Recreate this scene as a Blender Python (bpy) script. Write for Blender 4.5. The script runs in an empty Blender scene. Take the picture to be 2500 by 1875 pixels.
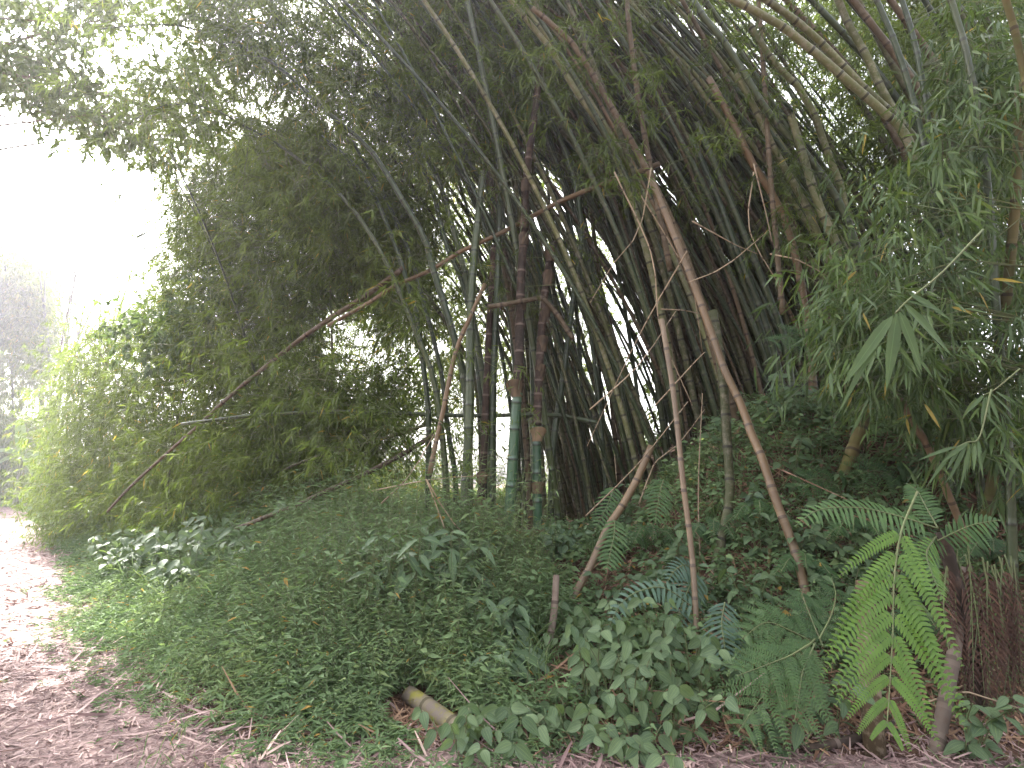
import bpy, math
import numpy as np
rad = math.radians
SC = bpy.context.scene
COL = SC.collection
rng = np.random.default_rng(11)

# ------------------------------------------------------------------ camera, sky, sun, exposure
CAM = np.array([0.0, 0.0, 1.55]); FPX = 610.0; PITCH = rad(8.85)
cd = bpy.data.cameras.new('camera'); co = bpy.data.objects.new('camera', cd); COL.objects.link(co)
cd.sensor_width = 36.0; cd.lens = 36.0 * FPX / 1024.0; cd.clip_end = 2000.0; cd.clip_start = 0.05
co.location = CAM; co.rotation_euler = (math.pi / 2 + PITCH, 0, 0)
SC.camera = co
SUN_AZ, SUN_EL = rad(-40), rad(43)
w = bpy.data.worlds.new('World'); SC.world = w; w.use_nodes = True
nt = w.node_tree
sky = nt.nodes.new('ShaderNodeTexSky'); sky.sky_type = 'NISHITA'; sky.sun_disc = False
sky.sun_elevation = SUN_EL; sky.sun_rotation = SUN_AZ
sky.air_density = 1.0; sky.dust_density = 6.0; sky.ozone_density = 1.0
bg = nt.nodes['Background']; bg.inputs['Strength'].default_value = 0.13
hs = nt.nodes.new('ShaderNodeHueSaturation'); hs.inputs['Saturation'].default_value = 0.25
nt.links.new(sky.outputs[0], hs.inputs['Color']); nt.links.new(hs.outputs[0], bg.inputs[0])
sl = bpy.data.lights.new('sun', 'SUN'); sl.energy = 4.0; sl.angle = rad(0.5); sl.color = (1.0, 0.96, 0.9)
so = bpy.data.objects.new('sun', sl); COL.objects.link(so)
so.rotation_euler = (math.pi / 2 - SUN_EL, 0, math.pi - SUN_AZ)
SC.view_settings.view_transform = 'Standard'; SC.view_settings.look = 'None'
SC.view_settings.gamma = 1.0; SC.view_settings.exposure = 3.15
cy = SC.cycles
cy.max_bounces = 7; cy.diffuse_bounces = 4; cy.glossy_bounces = 2; cy.transmission_bounces = 4; cy.transparent_max_bounces = 4
cy.sample_clamp_indirect = 6.0

# ------------------------------------------------------------------ helpers
def unit(a):
    a = np.asarray(a, float)
    return a / np.maximum(np.linalg.norm(a, axis=-1, keepdims=True), 1e-9)
CP, SP = math.cos(PITCH), math.sin(PITCH)
def rayd(u, v):
    x = (np.asarray(u, float) * 0.4096 - 512) / FPX; y = (384 - np.asarray(v, float) * 0.4096) / FPX
    return np.stack([x, CP - y * SP, SP + y * CP], -1)
def P(u, v, Y):
    d = rayd(u, v); return CAM + d * (np.asarray(Y, float) / d[..., 1])[..., None]

EDGE = np.array([(-70, 47), (-48, 41), (-36, 38.6), (-31, 36.6), (-26, 33.4), (-13.6, 18.5), (-5.8, 8.66), (-3.86, 6.2), (-2.52, 4.68), (-1.8, 4.12), (-1.1, 3.9), (-0.2, 3.83),
                 (1, 3.82), (2.2, 3.84), (3.4, 3.76), (6, 3.2), (10, 1.9), (20, -2), (60, -20)], float)
def edge_d(x, y):
    p = np.stack([np.asarray(x, float), np.asarray(y, float)], -1); sh = p.shape[:-1]; p = p.reshape(-1, 2)
    best = np.full(len(p), 1e9); sg = np.ones(len(p))
    for a, b in zip(EDGE[:-1], EDGE[1:]):
        e = b - a; t = np.clip(((p - a) @ e) / (e @ e), 0, 1)
        q = p - (a + t[:, None] * e); dd = np.hypot(q[:, 0], q[:, 1])
        s = np.sign(e[0] * (p[:, 1] - a[1]) - e[1] * (p[:, 0] - a[0])); m = dd < best
        best[m] = dd[m]; sg[m] = s[m]
    return (best * sg).reshape(sh)
def sstep(a, b, x):
    t = np.clip((x - a) / (b - a), 0, 1); return t * t * (3 - 2 * t)
def height(x, y):
    x = np.asarray(x, float); y = np.asarray(y, float); d = edge_d(x, y)
    H = 0.82 + 1.38 * sstep(0.6, 3.0, x); W = 3.4 - 0.6 * sstep(0.5, 3, x)
    z = H * sstep(-0.15, 1.0, d / W) ** 1.1
    lump = 0.06 * np.sin(1.7 * x + 0.6 * y) * np.sin(1.3 * y - 0.5 * x + 1) + 0.035 * np.sin(4.1 * x + 1.3) * np.sin(3.7 * y + x)
    z = z + lump * np.clip(d * 0.7, 0, 1.2)
    z = z - 0.10 * np.clip(d - 13, 0, 60) * sstep(0, 1, (y > 0) * 1.0)
    return z - 0.03 * sstep(0.0, -0.2, d)
def G(u, v):
    d = rayd(u, v); prev = None
    for t in np.arange(1.5, 60, 0.03):
        q = CAM + d * t
        if q[2] < float(height(q[0], q[1])): return q
    return CAM + d * 40

class MB:
    def __init__(s): s.V = []; s.Q = []; s.T = []; s.A = []; s.n = 0; s.qm = []; s.tm = []
    def add(s, V, Q=None, T=None, A=None, mi=0):
        V = np.asarray(V, float).reshape(-1, 3)
        if Q is not None and len(Q): s.Q.append(np.asarray(Q, np.int64).reshape(-1, 4) + s.n); s.qm.append(np.full(len(s.Q[-1]), mi))
        if T is not None and len(T): s.T.append(np.asarray(T, np.int64).reshape(-1, 3) + s.n); s.tm.append(np.full(len(s.T[-1]), mi))
        s.V.append(V); s.A.append(np.zeros((len(V), 3)) if A is None else np.asarray(A, float).reshape(-1, 3)); s.n += len(V)
    def absorb(s, o, mi):
        for Q in o.Q: s.Q.append(Q + s.n); s.qm.append(np.full(len(Q), mi))
        for T in o.T: s.T.append(T + s.n); s.tm.append(np.full(len(T), mi))
        s.V += o.V; s.A += o.A; s.n += o.n
    def build(s, name, mats, parent=None, loc=None, smooth=True):
        V = np.concatenate(s.V); A = np.concatenate(s.A)
        if loc is None: loc = np.zeros(3) if parent is None else np.array(ORIG[parent.name])
        V = V - loc
        Q = np.concatenate(s.Q) if s.Q else np.zeros((0, 4), int); T = np.concatenate(s.T) if s.T else np.zeros((0, 3), int)
        me = bpy.data.meshes.new(name)
        me.vertices.add(len(V)); me.vertices.foreach_set('co', V.ravel().astype(np.float32))
        nl = Q.size + T.size; me.loops.add(nl); me.loops.foreach_set('vertex_index', np.concatenate([Q.ravel(), T.ravel()]).astype(np.int32))
        npoly = len(Q) + len(T); me.polygons.add(npoly)
        st = np.concatenate([np.arange(len(Q)) * 4, Q.size + np.arange(len(T)) * 3]); me.polygons.foreach_set('loop_start', st.astype(np.int32))
        at = me.attributes.new('leaf', 'FLOAT_VECTOR', 'POINT'); at.data.foreach_set('vector', A.ravel().astype(np.float32))
        mats = mats if isinstance(mats, (list, tuple)) else [mats]
        for m in mats: me.materials.append(m)
        if len(mats) > 1:
            me.polygons.foreach_set('material_index', np.concatenate(s.qm + s.tm).astype(np.int32))
        me.update(calc_edges=True); me.validate()
        me.polygons.foreach_set('use_smooth', np.full(len(me.polygons), smooth))
        o = bpy.data.objects.new(name, me); COL.objects.link(o)
        if parent is not None: o.parent = parent
        else: o.location = loc; ORIG[o.name] = np.array(loc, float)
        return o
ORIG = {}
def empty(name, loc):
    o = bpy.data.objects.new(name, None); COL.objects.link(o); o.location = loc; o.empty_display_size = 0.2
    ORIG[o.name] = np.array(loc, float); return o
def tag(o, label=None, cat=None, group=None, kind=None):
    if label: o['label'] = label
    if cat: o['category'] = cat
    if group: o['group'] = group
    if kind: o['kind'] = kind
    return o

# ------------------------------------------------------------------ materials
def ramp(nt, fac, stops):
    r = nt.nodes.new('ShaderNodeValToRGB'); e = r.color_ramp.elements
    while len(e) < len(stops): e.new(0.5)
    for k, (p, c) in enumerate(stops): e[k].position = p; e[k].color = (*c, 1)
    nt.links.new(fac, r.inputs[0]); return r.outputs[0]
def newmat(name):
    m = bpy.data.materials.new(name); m.use_nodes = True; m.node_tree.nodes.clear()
    o = m.node_tree.nodes.new('ShaderNodeOutputMaterial'); return m, m.node_tree, o
def math_(nt, op, a, b=None):
    n = nt.nodes.new('ShaderNodeMath'); n.operation = op
    for i, v in enumerate((a, b)):
        if v is None: continue
        if isinstance(v, (int, float)): n.inputs[i].default_value = v
        else: nt.links.new(v, n.inputs[i])
    return n.outputs[0]
def mix(nt, fac, a, b, typ='MIX'):
    n = nt.nodes.new('ShaderNodeMix'); n.data_type = 'RGBA'; n.blend_type = typ
    for s, v in (('Factor', fac), ('A', a), ('B', b)):
        i = n.inputs[{'Factor': 0, 'A': 6, 'B': 7}[s]]
        if isinstance(v, (int, float)): i.default_value = v
        elif isinstance(v, tuple): i.default_value = (*v, 1)
        else: nt.links.new(v, i)
    return n.outputs[2]
def noise(nt, scale, detail=3, vec=None, rough=0.6):
    n = nt.nodes.new('ShaderNodeTexNoise'); n.inputs['Scale'].default_value = scale; n.inputs['Detail'].default_value = detail; n.inputs['Roughness'].default_value = rough
    if vec is None:
        g = nt.nodes.new('ShaderNodeTexCoord'); vec = g.outputs['Object']
    nt.links.new(vec, n.inputs['Vector']); return n.outputs['Fac']
def attr(nt):
    a = nt.nodes.new('ShaderNodeAttribute'); a.attribute_name = 'leaf'
    s = nt.nodes.new('ShaderNodeSeparateXYZ'); nt.links.new(a.outputs['Vector'], s.inputs[0]); return s.outputs
def leaf_mat(name, stops, trans=0.4, tgain=(1.25, 1.3, 0.55), rough=0.5, spec=0.25, veins=0, vein_col=(0.16, 0.22, 0.09)):
    m, nt, out = newmat(name); X, Y, Z = attr(nt)
    col = ramp(nt, X, stops)
    if veins:
        az = math_(nt, 'ABSOLUTE', Z)
        if veins == 1: f = math_(nt, 'LESS_THAN', az, 0.07)
        else:
            b = math_(nt, 'SUBTRACT', az, 0.5); b = math_(nt, 'LESS_THAN', math_(nt, 'ABSOLUTE', b), 0.035)
            c = math_(nt, 'LESS_THAN', az, 0.05); f = math_(nt, 'MAXIMUM', b, c)
            fine = math_(nt, 'SINE', math_(nt, 'MULTIPLY', Y, 80.0)); f = math_(nt, 'MAXIMUM', f, math_(nt, 'MULTIPLY', math_(nt, 'GREATER_THAN', fine, 0.7), 0.25))
        col = mix(nt, math_(nt, 'MULTIPLY', f, 0.55), col, vein_col)
    nz = noise(nt, 9.0, 2); col = mix(nt, 0.35, col, ramp(nt, nz, [(0.3, (0.55, 0.55, 0.55)), (0.7, (1.35, 1.3, 1.2))]), 'MULTIPLY')
    p = nt.nodes.new('ShaderNodeBsdfPrincipled'); nt.links.new(col, p.inputs['Base Color'])
    p.inputs['Roughness'].default_value = rough; p.inputs['Specular IOR Level'].default_value = spec
    t = nt.nodes.new('ShaderNodeBsdfTranslucent'); nt.links.new(mix(nt, 1.0, col, tgain, 'MULTIPLY'), t.inputs[0])
    ms = nt.nodes.new('ShaderNodeMixShader'); ms.inputs[0].default_value = trans
    nt.links.new(p.outputs[0], ms.inputs[1]); nt.links.new(t.outputs[0], ms.inputs[2]); nt.links.new(ms.outputs[0], out.inputs[0])
    return m
def culm_mat(name, c1, c2, node, band, mott=0.5, mcol=(0.2, 0.2, 0.15), rough=0.45, spec=0.4, mscale=9.0):
    m, nt, out = newmat(name); X, Y, Z = attr(nt)
    col = mix(nt, Y, c1, c2)
    oi = nt.nodes.new('ShaderNodeObjectInfo'); tc = nt.nodes.new('ShaderNodeTexCoord')
    va = nt.nodes.new('ShaderNodeVectorMath'); va.operation = 'ADD'; nt.links.new(tc.outputs['Object'], va.inputs[0])
    rv = nt.nodes.new('ShaderNodeCombineXYZ')
    for k in range(3): nt.links.new(math_(nt, 'MULTIPLY', oi.outputs['Random'], 31.0 + 7 * k), rv.inputs[k])
    nt.links.new(rv.outputs[0], va.inputs[1])
    n1 = noise(nt, mscale, 5, va.outputs[0], 0.7); f = ramp(nt, n1, [(0.50, (0, 0, 0)), (0.62, (1, 1, 1))])
    col = mix(nt, math_(nt, 'MULTIPLY', f, mott), col, mcol)
    n2 = noise(nt, 1.3, 2, va.outputs[0]); col = mix(nt, 0.6, col, ramp(nt, n2, [(0.3, (0.5, 0.5, 0.5)), (0.7, (1.4, 1.35, 1.25))]), 'MULTIPLY')
    bandf = math_(nt, 'LESS_THAN', X, 0.045); col = mix(nt, math_(nt, 'MULTIPLY', bandf, 0.16), col, band)
    nf = math_(nt, 'LESS_THAN', X, 0.011); col = mix(nt, math_(nt, 'MULTIPLY', nf, 0.85), col, node)
    p = nt.nodes.new('ShaderNodeBsdfPrincipled'); nt.links.new(col, p.inputs['Base Color'])
    p.inputs['Roughness'].default_value = rough; p.inputs['Specular IOR Level'].default_value = spec
    b = nt.nodes.new('ShaderNodeBump'); b.inputs['Strength'].default_value = 0.25; b.inputs['Distance'].default_value = 0.01
    nt.links.new(n1, b.inputs['Height']); nt.links.new(b.outputs[0], p.inputs['Normal'])
    nt.links.new(p.outputs[0], out.inputs[0]); return m

M_LEAF = leaf_mat('bamboo_leaf', [(0.0, (0.048, 0.070, 0.020)), (0.5, (0.088, 0.128, 0.030)), (0.93, (0.128, 0.172, 0.040)), (1.0, (0.24, 0.19, 0.04))], 0.5, (1.45, 1.4, 0.85))
M_LEAF_NEAR = leaf_mat('bamboo_leaf_near', [(0.0, (0.042, 0.070, 0.030)), (0.6, (0.075, 0.118, 0.042)), (0.95, (0.125, 0.165, 0.05)), (1.0, (0.24, 0.18, 0.04))], 0.42, (1.4, 1.4, .6), veins=1, vein_col=(0.10, 0.17, 0.07), spec=0.3, rough=0.5)
M_TREE = leaf_mat('tree_leaf', [(0.0, (0.045, 0.062, 0.028)), (1.0, (0.090, 0.120, 0.045))], 0.52, (1.6, 1.6, .7))
M_WEED = leaf_mat('weed_leaf', [(0.0, (0.076, 0.120, 0.058)), (0.55, (0.126, 0.190, 0.090)), (0.93, (0.170, 0.220, 0.095)), (1.0, (0.26, 0.17, 0.05))], 0.38, (1.2, 1.2, .8), rough=0.7, spec=0.12)
M_BROAD = leaf_mat('broad_leaf', [(0.0, (0.055, 0.092, 0.052)), (1.0, (0.110, 0.158, 0.080))], 0.34, veins=2, spec=0.25, rough=0.6)
M_SHRUB = leaf_mat('shrub_leaf', [(0.0, (0.050, 0.085, 0.048)), (1.0, (0.095, 0.150, 0.075))], 0.3, veins=1, spec=0.35, rough=0.5)
M_GREY = leaf_mat('grey_leaf', [(0.0, (0.060, 0.092, 0.052)), (1.0, (0.115, 0.160, 0.090))], 0.3, veins=1, spec=0.25, rough=0.6)
M_FERN = leaf_mat('fern_leaf', [(0.0, (0.034, 0.070, 0.030)), (1.0, (0.080, 0.140, 0.050))], 0.35)
M_FERN_B = leaf_mat('fern_leaf_bright', [(0.0, (0.082, 0.160, 0.038)), (1.0, (0.118, 0.210, 0.050))], 0.45, (1.5, 1.5, .6))
M_FERN_BLUE = leaf_mat('fern_leaf_bluish', [(0.0, (0.050, 0.090, 0.068)), (1.0, (0.085, 0.140, 0.098))], 0.3)
M_BANANA = leaf_mat('banana_leaf', [(0.0, (0.10, 0.17, 0.06)), (1.0, (0.15, 0.22, 0.08))], 0.45, veins=1)
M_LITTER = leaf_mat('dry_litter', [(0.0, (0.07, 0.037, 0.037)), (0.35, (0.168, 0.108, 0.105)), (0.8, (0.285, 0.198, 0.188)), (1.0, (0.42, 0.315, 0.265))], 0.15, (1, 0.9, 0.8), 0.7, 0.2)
M_LITTER_D = leaf_mat('brown_litter', [(0.0, (0.05, 0.027, 0.020)), (0.5, (0.14, 0.078, 0.052)), (1.0, (0.28, 0.18, 0.115))], 0.15, (1, 0.9, 0.8), 0.7, 0.2)  # browner and darker tones than the path litter
M_SHEATH = leaf_mat('papery_sheath', [(0.0, (0.050, 0.036, 0.027)), (1.0, (0.27, 0.19, 0.12))], 0.2, (1, 0.85, 0.7), 0.7, 0.2)
C_GREEN = culm_mat('culm_green', (0.020, 0.034, 0.015), (0.046, 0.060, 0.022), (0.02, 0.022, 0.015), (0.12, 0.135, 0.085), 0.22, (0.085, 0.085, 0.05), 0.38, 0.4)
C_BRIGHT = culm_mat('culm_bright', (0.030, 0.075, 0.038), (0.048, 0.105, 0.048), (0.015, 0.02, 0.012), (0.15, 0.20, 0.15), 0.08, (0.10, 0.14, 0.08), 0.3, 0.5)
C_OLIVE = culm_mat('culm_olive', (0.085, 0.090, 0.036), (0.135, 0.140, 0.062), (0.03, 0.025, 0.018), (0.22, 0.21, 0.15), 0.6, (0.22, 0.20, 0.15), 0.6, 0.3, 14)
C_OLIVE_D = culm_mat('culm_olive_shaded', (0.036, 0.040, 0.015), (0.068, 0.070, 0.028), (0.02, 0.017, 0.012), (0.13, 0.12, 0.085), 0.6, (0.15, 0.13, 0.10), 0.65, 0.25, 14)  # darker copy of the olive, grove shade put into its colour
C_BROWN = culm_mat('culm_brown', (0.050, 0.036, 0.021), (0.090, 0.064, 0.038), (0.03, 0.018, 0.012), (0.18, 0.13, 0.09), 0.5, (0.15, 0.125, 0.095), 0.65, 0.25, 12)
C_DARK = culm_mat('culm_dark', (0.022, 0.017, 0.013), (0.038, 0.026, 0.020), (0.12, 0.09, 0.075), (0.06, 0.04, 0.035), 0.5, (0.10, 0.065, 0.05), 0.75, 0.2, 10)
C_TAN = culm_mat('culm_tan', (0.120, 0.074, 0.034), (0.128, 0.090, 0.056), (0.05, 0.032, 0.022), (0.22, 0.16, 0.10), 0.45, (0.11, 0.068, 0.045), 0.5, 0.4, 11)
C_MOSS = culm_mat('culm_moss', (0.070, 0.058, 0.022), (0.095, 0.080, 0.038), (0.04, 0.03, 0.02), (0.16, 0.14, 0.07), 0.6, (0.075, 0.085, 0.025), 0.8, 0.15, 7)
C_MOSSLOG = culm_mat('culm_yellow_moss', (0.11, 0.085, 0.07), (0.14, 0.115, 0.095), (0.06, 0.05, 0.03), (0.16, 0.15, 0.05), 0.9, (0.16, 0.15, 0.03), 0.8, 0.15, 7)
C_TWIG = culm_mat('dry_twig', (0.17, 0.125, 0.085), (0.30, 0.23, 0.16), (0.08, 0.05, 0.03), (0.25, 0.2, 0.14), 0.4, (0.10, 0.075, 0.05), 0.7, 0.2)
C_STEM = culm_mat('green_stem', (0.07, 0.10, 0.04), (0.12, 0.13, 0.06), (0.06, 0.06, 0.03), (0.12, 0.12, 0.07), 0.3, (0.12, 0.09, 0.05), 0.6, 0.3)
C_BARK = culm_mat('bark', (0.060, 0.043, 0.026), (0.10, 0.072, 0.043), (0.08, 0.05, 0.035), (0.13, 0.09, 0.06), 0.7, (0.20, 0.16, 0.12), 0.85, 0.15, 16)
C_GREYWOOD = culm_mat('grey_wood', (0.09, 0.07, 0.058), (0.13, 0.10, 0.082), (0.06, 0.045, 0.035), (0.2, 0.16, 0.13), 0.6, (0.09, 0.06, 0.045), 0.8, 0.2, 14)
def ground_mat(name, stops, s1, s2, bump, rough=0.9):
    m, nt, out = newmat(name); a = noise(nt, s1, 6); b = noise(nt, s2, 4)
    col = ramp(nt, math_(nt, 'ADD', math_(nt, 'MULTIPLY', a, 0.55), math_(nt, 'MULTIPLY', b, 0.45)), stops)
    p = nt.nodes.new('ShaderNodeBsdfPrincipled'); nt.links.new(col, p.inputs['Base Color']); p.inputs['Roughness'].default_value = rough; p.inputs['Specular IOR Level'].default_value = 0.15
    bp = nt.nodes.new('ShaderNodeBump'); bp.inputs['Strength'].default_value = 0.8; bp.inputs['Distance'].default_value = bump
    nt.links.new(b, bp.inputs['Height']); nt.links.new(bp.outputs[0], p.inputs['Normal']); nt.links.new(p.outputs[0], out.inputs[0]); return m
M_GROUND = ground_mat('soil', [(0.3, (0.030, 0.018, 0.012)), (0.5, (0.075, 0.042, 0.028)), (0.7, (0.12, 0.075, 0.045))], 1.5, 22, 0.04)
M_ROAD = ground_mat('litter_path', [(0.3, (0.085, 0.052, 0.048)), (0.5, (0.17, 0.117, 0.109)), (0.68, (0.25, 0.185, 0.172))], 0.9, 26, 0.03)

# ------------------------------------------------------------------ geometry generators
def catmull(pts, n):
    pts = np.asarray(pts, float)
    if len(pts) == 2: return pts[0] + (pts[1] - pts[0]) * np.linspace(0, 1, n)[:, None]
    p = np.vstack([2 * pts[0] - pts[1], pts, 2 * pts[-1] - pts[-2]]); m = len(pts) - 1
    t = np.linspace(0, m - 1e-6, n); i = t.astype(int); f = (t - i)[:, None]
    a, b, c, d = p[i], p[i + 1], p[i + 2], p[i + 3]
    return 0.5 * (2 * b + (c - a) * f + (2 * a - 5 * b + 4 * c - d) * f ** 2 + (3 * b - a - 3 * c + d) * f ** 3)
def arclen(p): return np.concatenate([[0], np.cumsum(np.linalg.norm(np.diff(p, axis=0), axis=1))])
def at_len(p, s, q): return np.stack([np.interp(q, s, p[:, k]) for k in range(3)], -1)
def tube(mb, pts, rr, A=None, ns=8, mi=0, cap=True):
    pts = np.asarray(pts, float); n = len(pts); rr = np.broadcast_to(np.asarray(rr, float), (n,))
    t = unit(np.gradient(pts, axis=0)); ref = np.array([0.0, 1.0, 0.2]) if abs(t[:, 1]).mean() < 0.8 else np.array([1.0, 0, 0.1])
    s = unit(np.cross(t, ref)); b = np.cross(t, s)
    th = np.arange(ns) * 2 * np.pi / ns
    V = pts[:, None] + rr[:, None, None] * (np.cos(th)[None, :, None] * s[:, None] + np.sin(th)[None, :, None] * b[:, None])
    i = np.arange(n - 1)[:, None] * ns; j = np.arange(ns)[None]; k = (j + 1) % ns
    Q = np.stack([i + j, i + k, i + ns + k, i + ns + j], -1).reshape(-1, 4)
    AA = np.zeros((n, ns, 3))
    if A is not None: AA[:] = np.asarray(A)[:, None]
    V = V.reshape(-1, 3); AA = AA.reshape(-1, 3); T = []
    if cap:
        V = np.vstack([V, pts[0], pts[-1]]); AA = np.vstack([AA, AA[0], AA[-1]])
        T = [(n * ns, (q + 1) % ns, q) for q in range(ns)] + [(n * ns + 1, (n - 1) * ns + q, (n - 1) * ns + (q + 1) % ns) for q in range(ns)]
    mb.add(V, Q, T, AA, mi)
PATHS = {}
def culm_mesh(mb, pts, r0, r1, spacing=0.28, ns=8, tint=None, swell=1.12, mi=0, gr=1.0):
    p = catmull(pts, 60); s = arclen(p); Ltot = s[-1]; tint = rng.random() if tint is None else tint
    nodes = []; q = spacing * rng.uniform(0.2, 0.9)
    while q < Ltot: nodes.append(q); q += spacing * rng.uniform(0.85, 1.15) * (0.8 + 0.5 * min(1, q / 3.0))
    qs, rs, xs = [0.0, Ltot], [1.0, 1.0], [0.2, 0.2]
    for nd in nodes:
        for dq, rm, x in ((-0.05, 1.0, 0.05), (-0.014, 1.0, 0.012), (0, swell, 0.0), (0.014, 0.99, 0.012), (0.05, 0.98, 0.05)):
            if 0.0 < nd + dq < Ltot: qs.append(nd + dq); rs.append(rm); xs.append(x)
    o = np.argsort(qs); qs = np.array(qs)[o]; rs = np.array(rs)[o]; xs = np.array(xs)[o]
    pp = at_len(p, s, qs); fr = qs / Ltot; R = (r0 + (r1 - r0) * fr ** gr) * rs
    A = np.stack([xs, np.clip(tint + 0.15 * np.sin(fr * 5 + tint * 9), 0, 1), fr], -1)
    tube(mb, pp, R, A, ns, mi)
    return p, at_len(p, s, np.array(nodes)) if nodes else p[:1], Ltot
def culm(pts, r0, r1, mat, label, group=None, spacing=0.28, ns=8, tint=None, name='bamboo_culm', cat='bamboo culm', down=0.3):
    pts = np.array(pts, float)
    if down:
        d = unit(pts[0] - pts[1]); pts = np.vstack([pts[0] + d * down, pts])
    mb = MB(); p, nodes, L = culm_mesh(mb, pts, r0, r1, spacing, ns, tint)
    o = mb.build(name, mat, loc=pts[0]); tag(o, label, cat, group); PATHS[o.name] = (p, nodes, L, r0, r1)
    return o

DIA = (np.array([(0, 0, 0), (0.36, 0.5, 0.12), (1, 0, 0), (0.36, -0.5, 0.12)], float), np.array([(0, 2, 1), (0, 3, 2)]), None)
def leaf_tmpl(prof, ns=1, fold=0.25, crimp=0.0):
    V, Q = [], []; n = len(prof); m = 2 * ns + 1
    for a, wd in prof:
        for k in range(m):
            s = (k - ns) / ns; V.append((a, s * wd * 0.5, abs(s) * wd * fold + crimp * math.sin(a * 9 + s * 3)))
    for i in range(n - 1):
        for k in range(m - 1): Q.append((i * m + k, i * m + k + 1, (i + 1) * m + k + 1, (i + 1) * m + k))
    return np.array(V, float), None, np.array(Q)
LANCE = leaf_tmpl([(0, 0.06), (0.12, 0.7), (0.32, 1.0), (0.6, 0.82), (0.85, 0.36), (1, 0.0)], 1, 0.12)
OVATE = leaf_tmpl([(0, 0.08), (0.08, 0.6), (0.25, 0.97), (0.45, 1.0), (0.65, 0.78), (0.83, 0.42), (0.93, 0.16), (1, 0.0)], 2, 0.12, 0.02)
ELLIP = leaf_tmpl([(0, 0.04), (0.15, 0.55), (0.4, 1.0), (0.65, 0.88), (0.87, 0.4), (1, 0.0)], 1, 0.16)
STRIP = leaf_tmpl([(0, 0.7), (0.5, 1.0), (1, 0.4)], 1, 0.1)
PINN = leaf_tmpl([(0, 0.8), (0.45, 1.0), (0.8, 0.55), (1, 0.0)], 1, 0.05)
def add_leaves(mb, pos, dr, up, L, W, tint, tmpl=DIA, droop=0.0, mi=0):
    TV, TT, TQ = tmpl; N = len(pos); k = len(TV)
    L = np.broadcast_to(np.asarray(L, float), (N,)); W = np.broadcast_to(np.asarray(W, float), (N,)); tint = np.broadcast_to(np.asarray(tint, float), (N,)); droop = np.broadcast_to(np.asarray(droop, float), (N,))
    dr = unit(dr); side = unit(np.cross(dr, up)); upn = np.cross(side, dr)
    a, s, h = TV.T
    V = pos[:, None] + dr[:, None] * (L[:, None] * a)[..., None] + side[:, None] * (W[:, None] * s)[..., None] + upn[:, None] * (W[:, None] * h)[..., None]
    V[..., 2] -= (droop * L)[:, None] * a ** 2
    mx = max(1e-6, np.abs(TV[:, 1]).max())
    sgn = np.sign(s); A = np.empty((N, k, 3)); A[..., 0] = tint[:, None]; A[..., 1] = a; A[..., 2] = np.where(np.abs(s) > 1e-6, sgn * np.minimum(1, np.abs(s) / mx + 0.0), 0)
    if k % 5 == 0: A[..., 2] = np.tile(np.array([-1, -0.5, 0, 0.5, 1]), k // 5)[None]
    elif k % 3 == 0: A[..., 2] = np.tile(np.array([-1, 0, 1]), k // 3)[None]
    off = (np.arange(N) * k)[:, None, None]
    mb.add(V.reshape(-1, 3), (TQ[None] + off).reshape(-1, 4) if TQ is not None else None, (TT[None] + off).reshape(-1, 3) if TT is not None else None, A.reshape(-1, 3), mi)
def rdir(n): return unit(rng.normal(size=(n, 3)))
def twigs(mb, a, b, r0, r1=None, sag=0.0, mi=0, tint=0.5):
    """thin three-sided stems from a to b, all at once"""
    n = len(a); r1 = r0 * 0.5 if r1 is None else r1; t = unit(b - a); s = unit(np.cross(t, np.array([0.3, 0.9, 0.4]))); c = np.cross(t, s)
    m = (a + b) / 2 + np.array([0, 0, 1.0]) * (sag * np.linalg.norm(b - a, axis=1))[:, None] if np.ndim(sag) or sag else (a + b) / 2
    V = np.empty((n, 9, 3)); th = np.arange(3) * 2 * np.pi / 3
    for k in range(3):
        o = np.cos(th[k]) * s + np.sin(th[k]) * c
        V[:, k] = a + o * r0; V[:, 3 + k] = m + o * (r0 + r1) / 2; V[:, 6 + k] = b + o * r1
    Q = np.array([(0, 1, 4, 3), (1, 2, 5, 4), (2, 0, 3, 5), (3, 4, 7, 6), (4, 5, 8, 7), (5, 3, 6, 8)])
    A = np.zeros((n, 9, 3)); A[..., 0] = 0.2; A[..., 1] = tint
    mb.add(V.reshape(-1, 3), (Q[None] + (np.arange(n) * 9)[:, None, None]).reshape(-1, 4), None, A.reshape(-1, 3), mi)
def sprays(mb, tw, td, nl, L, W, tbase, tmpl=DIA, tvar=0.25, fall=0.35, droop=0.15, back=0.22):
    """nl bamboo leaves fanned at each twig end tw (M,3) along td"""
    M = len(tw); td = unit(td)
    pos = np.repeat(tw, nl, 0) - np.repeat(td, nl, 0) * (rng.random(M * nl) * back)[:, None] + rng.normal(size=(M * nl, 3)) * 0.012
    d = unit(np.repeat(td, nl, 0) * 0.75 + rdir(M * nl) * 0.75 + np.array([0, 0, -fall]))
    up = unit(np.array([0, 0, 0.8]) + rdir(M * nl) * 0.95)
    ll = L * rng.uniform(0.6, 1.2, M * nl); ww = W * ll / L * rng.uniform(0.85, 1.15, M * nl)
    ti = np.clip(np.repeat(np.broadcast_to(tbase, (M,)), nl) + rng.normal(size=M * nl) * tvar * 0.5, 0, 0.95); ti = np.where(rng.random(M * nl) < 0.012, 1.0, ti)
    add_leaves(mb, pos, d, up, ll, ww, ti, tmpl, droop)
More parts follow.
